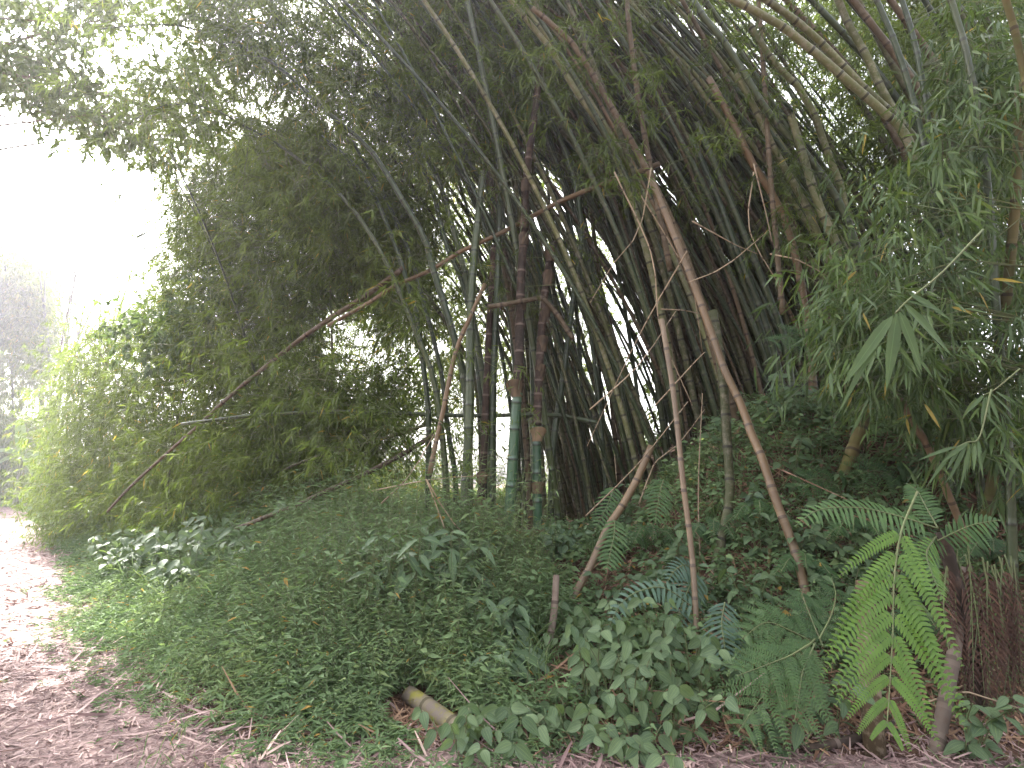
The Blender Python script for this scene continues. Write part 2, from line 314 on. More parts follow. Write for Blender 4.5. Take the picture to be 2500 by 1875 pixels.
def clump(mbL, mbT, C, r, nt, nl, L, W, tb, tmpl=DIA, flow=(0, 0, -0.25), tw_r=0.003, flat=0.75, fall=0.35):
    """leaf clumps round centres C (K,3): each one short branches with fanned leaves"""
    K = len(C); off = rng.normal(size=(K * nt, 3)) * np.array([r, r, r * flat]) * 0.55
    tw = np.repeat(C, nt, 0) + off
    td = unit(unit(off) * 0.8 + np.array(flow) + rdir(K * nt) * 0.35)
    sprays(mbL, tw, td, nl, L, W, np.repeat(np.broadcast_to(tb, (K,)), nt), tmpl, fall=fall)
    if mbT is not None:
        sel = rng.random(K * nt) < 0.5
        twigs(mbT, (np.repeat(C, nt, 0) + off * 0.1)[sel], tw[sel], tw_r, tint=rng.random())

def in_poly(u, v, poly):
    poly = np.asarray(poly, float); x, y = poly[:, 0], poly[:, 1]; c = np.zeros(len(u), bool); j = len(poly) - 1
    for i in range(len(poly)):
        with np.errstate(divide='ignore', invalid='ignore'):
            k = ((y[i] > v) != (y[j] > v)) & (u < (x[j] - x[i]) * (v - y[i]) / (y[j] - y[i]) + x[i])
        c ^= k; j = i
    return c
def sample_region(poly, n, depth, holes=()):
    """n points in the volume seen through a rough outline, depth(u,v)->Y"""
    poly = np.asarray(poly, float); lo, hi = poly.min(0), poly.max(0); U, Vv = [], []
    while sum(map(len, U)) < n:
        u = rng.uniform(lo[0], hi[0], n); v = rng.uniform(lo[1], hi[1], n); k = in_poly(u, v, poly)
        for h in holes: k &= ((u - h[0]) / h[2]) ** 2 + ((v - h[1]) / h[3]) ** 2 > 1
        U.append(u[k]); Vv.append(v[k])
    u = np.concatenate(U)[:n]; v = np.concatenate(Vv)[:n]
    return P(u, v, depth(u, v))
FOL = {}
def give_foliage(owners, C, r, nt, nl, L, W, tb, **kw):
    """each clump becomes foliage of the culm that passes nearest"""
    tb = np.broadcast_to(tb, (len(C),)); best = np.full(len(C), 1e9); who = np.zeros(len(C), int); near = np.zeros((len(C), 3))
    for k, o in enumerate(owners):
        p = PATHS[o.name][0][::2]; p = p[len(p) // 4:]
        dd = np.linalg.norm(C[:, None] - p[None], axis=2); i = dd.argmin(1); dm = dd.min(1); m = dm < best
        best[m] = dm[m]; who[m] = k; near[m] = p[i[m]]
    for k, o in enumerate(owners):
        m = who == k
        if not m.any(): continue
        a, b = FOL.setdefault(o.name, (o, MB(), MB()))[1:]
        clump(a, b, C[m], r, nt, nl, L, W, tb[m], **kw)
        m2 = m & (best < 1.7)
        if m2.any(): twigs(b, near[m2], C[m2], 0.006, 0.003, 0.12)
def flush_foliage(mat):
    for n, (o, a, b) in FOL.items():
        a.absorb(b, 1)
        if a.n: a.build('foliage', [mat, C_STEM], o)
    FOL.clear()

# ------------------------------------------------------------------ ground and path
def axis_(lo, hi, step, far):
    a = np.arange(lo, hi + 1e-6, step); g = step * 1.35 ** np.arange(1, 60); c = np.cumsum(g); c = c[c < far]
    return np.concatenate([(lo - c)[::-1], a, hi + c])
xs = axis_(-34, 12, 0.2, 500); ys = axis_(-2, 42, 0.2, 900)
gx, gy = np.meshgrid(xs, ys); gz = height(gx, gy)
nx, ny = len(xs), len(ys); i = (np.arange(ny - 1)[:, None] * nx + np.arange(nx - 1)[None]).ravel()
mb = MB(); mb.add(np.stack([gx, gy, gz], -1), np.stack([i, i + 1, i + nx + 1, i + nx], -1))
tag(mb.build('ground', M_GROUND), kind='structure')
e = catmull(EDGE, 240); tn = unit(np.gradient(np.c_[e, np.zeros(len(e))], axis=0)); nrm = np.stack([tn[:, 1], -tn[:, 0], tn[:, 2]], -1)[:, :2]
nw = 22; offs = np.concatenate([[-0.12], np.linspace(0.06, 4.6, nw - 1)])
RV = e[:, None] + nrm[:, None] * offs[None, :, None]
rz = 0.006 + 0.012 * np.sin(RV[..., 0] * 3.1) * np.sin(RV[..., 1] * 2.7) + 0.008; rz[:, 0] = 0.0
i = (np.arange(239)[:, None] * nw + np.arange(nw - 1)[None]).ravel()
mb = MB(); mb.add(np.concatenate([RV, rz[..., None]], -1), np.stack([i, i + nw, i + nw + 1, i + 1], -1))
tag(mb.build('road', M_ROAD), kind='structure')

# litter: dry bamboo leaves and sheath chips lying loose
def litter(name, mat, regions, mats_label):
    mb = MB()
    for (n, xr, yr, dr, L, W, tlo, thi, lift) in regions:
        x = rng.uniform(*xr, n * 3); y = rng.uniform(*yr, n * 3) ; d = edge_d(x, y); q = x / np.maximum(y, 0.1)
        k = (d > dr[0]) & (d < dr[1]) & (np.abs(q) < 1.0); x = x[k][:n]; y = y[k][:n]; n2 = len(x)
        z = np.maximum(height(x, y), np.where(edge_d(x, y) < 0, 0.012, -9)) + rng.random(n2) * lift + 0.004
        th = rng.random(n2) * 2 * np.pi; gxn = (height(x + 0.05, y) - height(x - 0.05, y)) / 0.1; gyn = (height(x, y + 0.05) - height(x, y - 0.05)) / 0.1
        dx, dy = np.cos(th), np.sin(th); dz = dx * gxn + dy * gyn + rng.normal(size=n2) * 0.16
        up = unit(np.stack([-gxn, -gyn, np.ones(n2)], -1) + rng.normal(size=(n2, 3)) * 0.3)
        ll = L * rng.lognormal(0, 0.45, n2)
        add_leaves(mb, np.stack([x, y, z], -1), np.stack([dx, dy, dz], -1), up, ll, W * rng.uniform(0.5, 1.5, n2), tlo + (thi - tlo) * rng.beta(1.6, 1.6, n2), STRIP, rng.normal(size=n2) * 0.12)
    return tag(mb.build(name, mat), mats_label, 'litter', kind='stuff')
litter('path_litter', M_LITTER, [(24000, (-5, 3.6), (2.2, 6), (-3.5, 0.15), 0.05, 0.009, 0, 1, 0.02), (900, (-5, 3.6), (2.2, 6), (-3.5, 0.3), 0.17, 0.016, 0.3, 1, 0.03), (9000, (-14, -3), (5, 14), (-4, 0.2), 0.10, 0.018, 0, 1, 0.02),
        (4000, (-30, -10), (13, 36), (-4.4, 0.2), 0.20, 0.03, 0.1, 1, 0.02)], 'pinkish tan dry leaf litter strewn over the path')
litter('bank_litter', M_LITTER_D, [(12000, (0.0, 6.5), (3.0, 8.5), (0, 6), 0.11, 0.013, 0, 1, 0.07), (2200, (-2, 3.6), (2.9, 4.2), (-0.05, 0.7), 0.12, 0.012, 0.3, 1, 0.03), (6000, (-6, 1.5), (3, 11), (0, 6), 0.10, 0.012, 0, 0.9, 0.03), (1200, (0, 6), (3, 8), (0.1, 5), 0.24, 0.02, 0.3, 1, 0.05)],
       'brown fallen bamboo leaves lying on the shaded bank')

# ------------------------------------------------------------------ central clump, culm by culm
def pix(pts, Y0, Y1):
    pts = np.asarray(pts, float); t = np.linspace(0, 1, len(pts)); return P(pts[:, 0], pts[:, 1], Y0 + (Y1 - Y0) * t)
def gY(u, v): return float(G(u, v)[1])
EXCL = []
GC = 'culms of the central clump'
K = {}
def named(key, pts, Y0, Y1, r0, r1, mat, label, **kw):
    K[key] = culm(pix(pts, Y0, Y1), r0, r1, mat, label, **kw); return K[key]
named('front', [(1238, 1330), (1243, 1270), (1258, 1022), (1264, 959)], 7.0, 7.0, .062, .058, C_BRIGHT, 'thick smooth green bamboo culm with reddish sheath at its foot, in front of the clump', spacing=0.3, ns=14, tint=.4)
named('front_dark', [(1264, 955), (1268, 853), (1272, 684), (1281, 548), (1284, 443), (1306, 274), (1317, 181), (1335, 60)], 7.03, 7.3, .057, .04, C_DARK, 'dark sheathed bamboo culm rising straight above the thick green one', spacing=0.34, ns=12, down=0.0, tint=.5)
named('second', [(1314, 1330), (1313, 1290), (1310, 1085), (1311, 1040)], 7.2, 7.2, .054, .052, C_BRIGHT, 'green bamboo culm wrapped in a tan papery sheath at mid height', spacing=0.32, ns=14, tint=.1)
named('second_dark', [(1311, 1040), (1319, 853), (1329, 727), (1344, 621), (1354, 592)], 7.23, 7.3, .052, .043, C_DARK, 'dark broken-off bamboo culm covered with old sheaths', spacing=0.2, ns=12, down=0.0, tint=.7)
named('redfoot', [(1155, 1330), (1172, 1240), (1180, 1130), (1187, 960), (1197, 760), (1206, 600)], 7.4, 7.6, .05, .04, C_DARK, 'reddish brown sheathed bamboo culm left of the thick green one', spacing=0.22, ns=12, tint=1.)
GRN = [
 ('arc_big', [(1150, 1320), (1144, 1150), (1138, 960), (1110, 828), (1053, 642), (1036, 582), (981, 485), (905, 367), (814, 287), (675, 160), (548, 97), (420, 60), (250, 70)], 7.6, 6.8, .060, .008, 'long dark green bamboo culm arching from the clump up to the upper left canopy'),
 ('arc_low', [(1096, 1330), (1085, 1120), (1061, 937), (1019, 819), (969, 697), (939, 633), (884, 540), (801, 447), (675, 350), (590, 304), (536, 274), (430, 250), (330, 290)], 7.7, 7.0, .048, .006, 'lower of the two long bamboo culms arching out over the path'),
 ('pair_a', [(1190, 1310), (1178, 1000), (1146, 760), (1118, 660), (1087, 591), (1053, 456), (1002, 359), (931, 245), (880, 180)], 8.0, 7.8, .045, .025, 'slim grey-green bamboo culm, left one of the bright-edged pair'),
 ('pair_b', [(1205, 1310), (1190, 1000), (1146, 727), (1137, 675), (1104, 548), (1070, 439), (1028, 359), (969, 249), (920, 170)], 7.9, 7.7, .05, .028, 'slim grey-green bamboo culm, right one of the bright-edged pair'),
 ('lean_c', [(1203, 1300), (1206, 900), (1204, 680), (1192, 582), (1150, 477), (1095, 380), (1019, 266), (960, 190)], 8.2, 8.0, .042, .022, 'slim green bamboo culm curving left beside the upright culm'),
 ('upright', [(1197, 1320), (1199, 1233), (1201, 1064), (1205, 895), (1215, 684), (1222, 443), (1218, 337), (1225, 150)], 7.5, 7.6, .05, .034, 'upright grey-green bamboo culm in the middle of the clump'),
 ('lean_d', [(1266, 1300), (1258, 900), (1222, 640), (1197, 498), (1175, 400), (1159, 316), (1130, 200)], 8.4, 8.4, .045, .025, 'dark bamboo culm seen against bright leaves in the clump centre'),
 ('olive_a', [(1133, 1330), (1135, 1230), (1146, 1022), (1148, 853), (1150, 740), (1160, 600), (1180, 420)], 7.15, 7.4, .06, .045, 'grey-green thick bamboo culm standing left of the red-footed one'),
 ('left_a', [(1043, 1330), (1045, 1200), (1045, 1000), (1020, 800), (1010, 740), (950, 560), (880, 420), (780, 330)], 7.9, 7.6, .042, .022, 'dark bamboo culm on the left edge of the central clump'),
 ('left_b', [(1107, 1320), (1113, 1180), (1095, 1060), (1075, 900), (1030, 720), (1000, 620), (940, 480), (850, 330)], 8.2, 8.0, .04, .02, 'thin dark culm leaning left behind the arching ones'),
 ('cross', [(1180, 1300), (1165, 950), (1120, 840), (1050, 730), (1000, 660), (930, 500), (870, 400)], 8.5, 8.3, .04, .02, 'mossy bamboo culm crossing behind the left side of the clump'),
 ('right_a', [(1345, 1320), (1350, 1100), (1378, 900), (1400, 720), (1420, 560), (1390, 400), (1330, 250)], 7.8, 7.8, .045, .03, 'dark green bamboo culm just right of the broken one'),
]
for key, pts, Y0, Y1, r0, r1, lab in GRN:
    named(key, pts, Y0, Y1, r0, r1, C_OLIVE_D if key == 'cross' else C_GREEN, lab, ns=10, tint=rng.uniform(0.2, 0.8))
# papery sheaths round the named culms
def sheath(parent, u, v, Y, r, h, lean=0.0, tint=.7, flare=1.5):
    c = P(np.array([u]), np.array([v]), np.array([Y]))[0]; mb = MB(); n = 12; th = np.linspace(-2.3, 2.3, n) - math.pi / 2; rows = []
    for k, f in enumerate((0, .3, .65, 1)):
        rr = r * (1.12 + (flare - 1.12) * f ** 2); top = h * f * (1 - 0.55 * (np.abs(th + math.pi / 2) / 2.3) ** 2)
        rows.append(np.stack([c[0] + rr * np.cos(th) + lean * f * h, c[1] + rr * np.sin(th), c[2] + top], -1))
    V = np.array(rows).reshape(-1, 3); i = (np.arange(3)[:, None] * n + np.arange(n - 1)[None]).ravel()
    A = np.zeros((len(V), 3)); A[:, 0] = np.clip(tint + rng.normal(size=len(V)) * .12, 0, 1)
    mb.add(V, np.stack([i, i + 1, i + n + 1, i + n], -1), None, A); return mb.build('sheath', M_SHEATH, parent)
sheath(K['front'], 1240, 1345, 7.0, .06, .26, 0, .25, 1.25); sheath(K['front'], 1262, 970, 7.0, .058, .2, -.15, .25, 1.7)
sheath(K['second'], 1314, 1335, 7.2, .055, .2, 0, .6, 1.9); sheath(K['second'], 1311, 1078, 7.2, .053, .17, .1, 1., 1.8); sheath(K['second'], 1312, 1205, 7.2, .053, .14, .05, .4, 1.5)
for v in (1240, 1180, 1290): sheath(K['redfoot'], 1172 + (1240 - v) * .08, v, 7.4, .05, .14, 0, .45, 1.4)
for v in (600, 560, 470, 760): sheath(K['front_dark'], 1281 - (v - 540) * .04, v, 7.1, .053, .16, .02, .1, 1.25)
for v in (640, 700, 790, 860, 930): sheath(K['second_dark'], 1344 - (v - 621) * .085, v, 7.25, .047, .2, .03, .12, 1.5)

# filler culms of the centre: upright to slightly leaning, dark, light gaps between
GAPS = ((1230, 1040, 12, 65), (1572, 890, 20, 40), (1526, 860, 11, 42), (1612, 430, 14, 30), (1490, 640, 8, 30), (1440, 900, 7, 50), (1380, 700, 8, 40))
def clear_of_gaps(pts):
    p = catmull(pts, 60) - CAM; dp = p[:, 1] * CP + p[:, 2] * SP; u = (512 + FPX * p[:, 0] / dp) / .4096; v = (384 - FPX * (p[:, 2] * CP - p[:, 1] * SP) / dp) / .4096
    return rng.random() < .12 or all((((u - a) / c) ** 2 + ((v - b) / d) ** 2).min() > 1 for a, b, c, d in GAPS)
CENTRE = [K[k] for k in K]
LABC = {'g': 'thin dark green bamboo culm among the upright ones of the central clump', 'o': 'old olive brown bamboo culm among the upright ones of the central clump', 'b': 'dead reddish brown culm among the upright ones of the central clump'}
for q in range(44):
    x0 = rng.uniform(0.15, 2.5); y0 = rng.uniform(7.6, 10.5); b = np.array([x0, y0, float(height(x0, y0))])
    lean = rng.uniform(-0.12, 0.05) - 0.03 * x0; k = rng.uniform(0.008, 0.05); d = np.array([lean, rng.uniform(-0.08, 0.08), 1.0]); pts = [b]
    for st in range(11): d = d + np.array([-k, -0.006, 0]); pts.append(pts[-1] + unit(d) * 1.0)
    if not clear_of_gaps(pts): continue
    c = 'gob'[rng.choice(3, p=[.52, .32, .16])]; r0 = rng.uniform(.028, .045)
    CENTRE.append(culm(pts, r0, r0 * .5, {'g': C_GREEN, 'o': C_OLIVE_D, 'b': C_BROWN}[c], LABC[c], GC))

# ------------------------------------------------------------------ the dense leaning grove on the bank
GG = 'culms of the dense leaning grove'
LABG = {'g': 'dark green bamboo culm leaning left in the dense grove on the bank', 'o': 'olive lichen-spotted bamboo culm leaning left in the dense grove on the bank',
        'b': 'dead reddish brown bamboo culm leaning left in the dense grove on the bank', 't': 'dry tan bamboo culm leaning left in the dense grove on the bank'}
GROVE = []
for q in range(165):
    t = rng.random(); x0 = 1.5 + 4.6 * t ** 0.9 + rng.normal() * 0.12; y0 = rng.uniform(6.9, 10.2) + 0.1 * x0; b = np.array([x0, y0, float(height(x0, y0))])
    lean = -0.13 - 0.03 * x0 + rng.normal() * 0.07; k = rng.uniform(0.035, 0.075) + 0.004 * x0; d = np.array([lean, rng.uniform(-0.14, 0.02), 1.0]); pts = [b]
    n = rng.integers(11, 14)
    for st in range(n): d = unit(d + np.array([-k, -0.012, -0.012])); pts.append(pts[-1] + d * 1.0)
    if not clear_of_gaps(pts): continue
    c = 'gobt'[rng.choice(4, p=[.42, .36, .18, .04])]; r0 = rng.uniform(.026, .042)
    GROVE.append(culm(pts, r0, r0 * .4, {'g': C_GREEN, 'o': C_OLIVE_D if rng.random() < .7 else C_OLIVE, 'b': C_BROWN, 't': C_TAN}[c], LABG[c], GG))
mbt = MB()
for q in range(620):
    x0 = rng.uniform(0.9, 6.8); y0 = rng.uniform(7.4, 12.0) + 0.1 * x0; b = np.array([x0, y0, float(height(x0, y0)) - .2])
    d = np.array([-.10 - .03 * x0 + rng.normal() * .08, rng.uniform(-.1, .06), 1.0]); k = rng.uniform(.03, .075) + .004 * x0; pts = [b]
    for st in range(11): d = unit(d + np.array([-k, -.01, -.012])); pts.append(pts[-1] + d)
    if not clear_of_gaps(pts): continue
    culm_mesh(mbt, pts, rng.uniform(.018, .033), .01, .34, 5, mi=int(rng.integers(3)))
tag(mbt.build('bamboo_thicket', [C_GREEN, C_OLIVE_D, C_BROWN]), 'packed thin culms deep inside the leaning bamboo grove', 'bamboo thicket', kind='stuff')
# the culms of the grove one can follow
R_ = [
 ([(2320, 560), (2212, 333), (2161, 278), (2094, 219), (2022, 156), (1967, 110), (1895, 55), (1790, 0), (1650, -70)], 5.6, 5.2, .044, .034, C_OLIVE, 'pale olive bamboo culm sweeping across the top, lower one of a crossing pair'),
 ([(2300, 420), (2200, 300), (2106, 211), (2022, 122), (1959, 63), (1870, 0), (1760, -70)], 5.8, 5.3, .04, .032, C_OLIVE, 'yellow-green bamboo culm sweeping across the top, upper one of a crossing pair'),
 ([(2330, 700), (2260, 430), (2199, 295), (2161, 236), (2119, 143), (2073, 63), (2030, -40)], 6.0, 5.8, .045, .036, C_OLIVE, 'olive bamboo culm with dark rings beside the crossing pair'),
 ([(2140, 760), (2060, 520), (1980, 392), (1921, 329), (1874, 274), (1828, 198), (1769, 105), (1727, 55), (1680, -20)], 6.3, 6.0, .045, .034, C_GREEN, 'slim green bamboo culm with a pale upper edge, left of the crossing pair'),
 ([(2110, 900), (2085, 620), (2051, 456), (2022, 380), (1997, 304), (1959, 224), (1895, 160), (1830, 60)], 6.4, 6.1, .045, .034, C_OLIVE, 'mossy yellow bamboo culm in the middle of the grove'),
 ([(1988, 1010), (1980, 874), (1967, 769), (1946, 642), (1912, 527), (1874, 456), (1836, 397), (1790, 300), (1730, 190)], 6.7, 6.3, .046, .036, C_TAN, 'orange-tan dead bamboo culm with peeling skin in front of the grove'),
 ([(2075, 1000), (2060, 760), (2043, 675), (2005, 591), (1959, 485), (1904, 392), (1860, 300), (1800, 180)], 6.5, 6.2, .044, .034, C_OLIVE, 'brown speckled bamboo culm right of the orange-tan dead one'),
 ([(2110, 960), (2080, 720), (2068, 658), (2043, 599), (2001, 506), (1967, 401), (1930, 280)], 6.3, 6.1, .05, .04, C_OLIVE, 'thick lichen-covered bamboo culm before the leafy screen'),
 ([(1921, 1060), (1904, 916), (1862, 769), (1811, 642), (1750, 480), (1690, 340)], 7.0, 6.8, .042, .034, C_GREEN, 'smooth dark green bamboo culm in the hollow of the grove'),
 ([(1940, 1050), (1921, 853), (1878, 727), (1828, 600), (1770, 460), (1700, 300)], 6.9, 6.7, .042, .034, C_GREEN, 'smooth blue-green bamboo culm standing right in the grove hollow'),
 ([(1790, 1000), (1750, 880), (1700, 700), (1640, 540), (1560, 380), (1480, 240), (1400, 110), (1300, 20)], 6.8, 6.2, .046, .03, C_BROWN, 'long brown bamboo culm running from the bank to the top centre'),
 ([(1660, 1060), (1640, 900), (1600, 700), (1540, 480), (1480, 330), (1412, 232), (1348, 126), (1298, 63), (1230, -20)], 7.4, 6.6, .05, .032, C_OLIVE, 'speckled grey bamboo culm at the left border of the grove'),
 ([(1625, 600), (1590, 420), (1560, 250), (1540, 100), (1528, -20)], 6.6, 6.4, .034, .03, C_BROWN, 'thin nearly upright brown culm near the top centre'),
 ([(1905, 700), (1880, 420), (1866, 200), (1856, 60), (1850, -20)], 6.2, 6.2, .03, .024, C_BROWN, 'thin straight scaly brown culm standing upright through the leaning grove'),
]
for q in range(13):
    u = 2080 + 36 * q + rng.normal() * 12; sl = rng.uniform(.45, .95); Y = rng.uniform(6.0, 7.2); m = (C_OLIVE_D, C_BROWN, C_GREEN)[q % 3]
    GROVE.append(culm(pix([(u + 240, 700), (u + 130, 420), (u, 200), (u - 200 * sl, 0), (u - 330 * sl, -120)], Y, Y - .4), .042, .032, m, 'shaded bamboo culm slanting behind the crossing pair toward the top edge', 'slanting culms of the upper right', ns=8))
for pts, Y0, Y1, r0, r1, m, lab in R_: GROVE.append(culm(pix(pts, Y0, Y1), r0, r1, m, lab, ns=12, spacing=.3))

# ------------------------------------------------------------------ fallen, leaning and cut culms
def ff(pts, Y0, Y1, r0, r1, mat, label, name='fallen_culm', cat='fallen culm', **kw):
    kw.setdefault('down', 0.0); return culm(pix(pts, Y0, Y1), r0, r1, mat, label, name=name, cat=cat, ns=12, **kw)
ff([(262, 1250), (316, 1191), (413, 1102), (485, 1039), (557, 971), (633, 908), (717, 840), (801, 781), (899, 718), (985, 655)], 9.2, 7.7, .018, .038, C_BROWN, 'long fallen bamboo culm slanting from the left shrubs up to the clump', tint=.55, spacing=.4)
ff([(800, 795), (899, 740), (960, 700), (1053, 659), (1137, 607), (1222, 570), (1285, 536), (1390, 481), (1496, 443), (1610, 400)], 7.6, 7.25, .024, .034, C_TAN, 'tan fallen bamboo culm lying slanted across the upright culms', tint=.2, spacing=.4)
ff([(575, 1292), (650, 1262), (720, 1235), (805, 1195), (899, 1153), (1002, 1098), (1060, 1060)], 7.6, 7.5, .026, .032, C_BROWN, 'reddish tan broken culm lying low on the shrubs, foot of the clump', tint=.0)
ff([(690, 1150), (717, 1136), (780, 1113), (844, 1098), (940, 1070), (1040, 1037)], 8.6, 8.0, .016, .024, C_OLIVE_D, 'greenish brown culm lying level above the reddish one')
ff([(443, 1035), (633, 1013), (844, 1005), (1050, 1012), (1160, 1015), (1348, 1013), (1458, 1032)], 8.6, 7.6, .02, .03, C_GREEN, 'thin dark culm lying level through the leafy mass and clump')
ff([(1049, 1161), (1062, 1090), (1078, 1022), (1112, 862), (1150, 769), (1184, 693)], 6.9, 7.0, .03, .024, C_TAN, 'pinkish dry bent culm leaning against the clump', tint=.1, name='leaning_culm', cat='leaning culm')
ff([(1192, 750), (1256, 739), (1300, 731), (1327, 731), (1361, 769), (1399, 828)], 6.95, 7.0, .03, .03, C_BROWN, 'broken culm folded over in front of the two dark culms', name='broken_culm', cat='broken culm')
ff([(1975, 1560), (1963, 1428), (1938, 1335), (1895, 1224), (1862, 1123), (1836, 1064), (1811, 992), (1769, 904), (1739, 819), (1689, 684), (1640, 560), (1590, 440)], gY(1975, 1530), 6.0, .036, .034, C_TAN, 'thick tan bamboo culm leaning out of the grove down to the ferns', tint=.3, name='leaning_culm', cat='leaning culm')
ff([(1700, 1640), (1699, 1512), (1689, 1352), (1667, 1175), (1655, 1050), (1640, 930), (1615, 780)], gY(1700, 1630), 5.2, .022, .024, C_TAN, 'slim pinkish tan culm standing left of the thick tan one', tint=.9, name='leaning_culm', cat='leaning culm')
ff([(1372, 1505), (1416, 1428), (1446, 1373), (1483, 1289), (1517, 1238), (1555, 1170), (1590, 1090)], gY(1372, 1500), 6.0, .034, .036, C_TAN, 'mottled tan culm leaning to the right behind the arched fern', tint=.8, name='leaning_culm', cat='leaning culm')
ff([(2186, 946), (2224, 1022), (2258, 1077), (2292, 1148), (2317, 1212), (2347, 1283), (2385, 1380)], 4.6, gY(2385, 1380), .028, .026, C_TAN, 'pinkish culm slanting down to the right behind the hanging leaves', tint=.95, name='leaning_culm', cat='leaning culm')
ff([(2398, 1320), (2406, 1258), (2431, 1127), (2440, 1022), (2441, 887), (2460, 700), (2480, 480), (2490, 200)], gY(2398, 1320), 4.0, .037, .03, C_MOSS, 'yellow-brown upright culm at the right edge behind leaf sprays', name='leaning_culm', cat='leaning culm', tint=.9)
ff([(2030, 1250), (2043, 1212), (2072, 1127), (2102, 1043), (2115, 980), (2130, 850)], gY(2030, 1250), gY(2030, 1250) + .3, .062, .05, C_MOSS, 'thick mossy brown culm rising from the leaf litter', name='leaning_culm', cat='leaning culm', down=.3)
ff([(1735, 1460), (1743, 1411), (1764, 1301), (1781, 1217), (1777, 1106), (1764, 916), (1740, 760)], gY(1735, 1460), 5.8, .038, .045, C_OLIVE_D, 'moss-covered greenish culm between the two tan ones', name='leaning_culm', cat='leaning culm', tint=.2)
ff([(2138, 1860), (2130, 1750), (2122, 1640), (2116, 1520), (2112, 1420)], gY(2138, 1855), gY(2138, 1855) + .2, .058, .052, C_BARK, 'rough brown trunk stump below the bright fern', name='trunk_stump', cat='stump', spacing=.5)
ff([(2280, 1850), (2303, 1740), (2330, 1590), (2345, 1470), (2352, 1390)], gY(2280, 1845), 4.1, .042, .036, C_GREYWOOD, 'grey weathered culm leaning beside the brown fern skirt', name='leaning_culm', cat='leaning culm')
ff([(1327, 1630), (1340, 1576), (1353, 1491), (1358, 1405)], gY(1327, 1625), gY(1327, 1625) + .3, .032, .026, C_GREYWOOD, 'short grey-brown stump standing in the litter', name='stick_stump', cat='stump', down=.1)
ff([(1872, 1440), (1878, 1380), (1880, 1340)], gY(1872, 1435), gY(1872, 1435) + .1, .02, .016, C_MOSS, 'short thin mossy stake under the thick tan culm', name='stick_stump', cat='stump', down=.1)
g0, g1 = G(998, 1715), G(1118, 1803); EXCL += [(*(g0 * (1 - f) + g1 * f)[:2] + np.array([0, -.1]), .18) for f in (0, .25, .5, .75, 1)] + [(*G(1327, 1640)[:2], .3), (*G(1320, 1690)[:2], .25), (*G(2138, 1860)[:2], .25)]
culm([g0 + [0, 0, .05], (g0 + g1) / 2 + [0, 0, .055], g1 + [0, 0, .055]], .055, .055, C_MOSSLOG, 'yellow mossy cut bamboo log lying at the verge', name='cut_log', cat='log', ns=16, down=0, spacing=.3)
g0, g1, g2 = G(1960, 1842), G(2090, 1818), G(2200, 1780)
culm([g0 + [0, 0, .02], g1 + [0, 0, .03], g2 + [0, 0, .03]], .026, .03, C_DARK, 'dark pole lying in litter below the ferns', name='fallen_culm', cat='fallen culm', ns=12, down=0)  # pole in the same dark brown as the sheathed culms
g0, g1 = G(1240, 1610), G(1420, 1680)
culm([g0 + [0, 0, .05], g1 + [0, 0, .03]], .05, .04, C_BARK, 'half rotten brown log sunk in litter behind the grey stump', name='cut_log', cat='log', ns=12, down=0, spacing=.5)

# dry twigs hanging and crossing in front of the grove
TW = [[(1677, 613), (1560, 820), (1433, 1090)], [(1500, 420), (1590, 620), (1612, 800), (1690, 990)], [(1560, 470), (1640, 600), (1690, 700), (1715, 860)], [(1590, 410), (1560, 560), (1500, 640), (1440, 740)],
      [(1440, 1000), (1560, 890), (1650, 760)], [(1600, 990), (1700, 880), (1720, 860)], [(1614, 755), (1670, 758), (1735, 772)], [(1840, 400), (1870, 520), (1885, 590)], [(1690, 540), (1800, 600), (1850, 620)], [(1560, 1230), (1600, 1130), (1660, 1080), (1720, 1000)],
      [(1430, 1260), (1560, 1130), (1680, 980)], [(1680, 690), (1770, 650), (1880, 560)], [(1100, 1330), (1060, 1220), (1040, 1170)], [(1040, 1170), (1110, 1280), (1220, 1380)], [(930, 1230), (1000, 1160), (1060, 1060)], [(1712, 1420), (1705, 1200), (1715, 960)], [(900, 1200), (1060, 1170), (1200, 1160)],
      [(2300, 1700), (2420, 1640), (2490, 1600)], [(2250, 1720), (2360, 1690), (2490, 1730)], [(1840, 420), (1830, 560), (1905, 700)], [(1880, 620), (1960, 640), (2060, 700)]]
TWL = 'thin dry tan twig hanging across the dark grove'
for n, t in enumerate(TW):
    Y = rng.uniform(5.2, 6.3) if t[0][0] < 2200 else 3.9
    o = culm(pix(t, Y, Y + rng.uniform(-.3, .5)), .0075, .004, C_TWIG, 'thin dry twig low in front of the central clump' if t[0][0] < 1150 and t[0][1] > 1100 else ('thin dry twig sticking out above the ground beside the brown fern skirt' if t[0][0] > 2200 else TWL), 'dry hanging twigs', name='dry_twig', cat='twig', ns=5, spacing=.35, down=0)

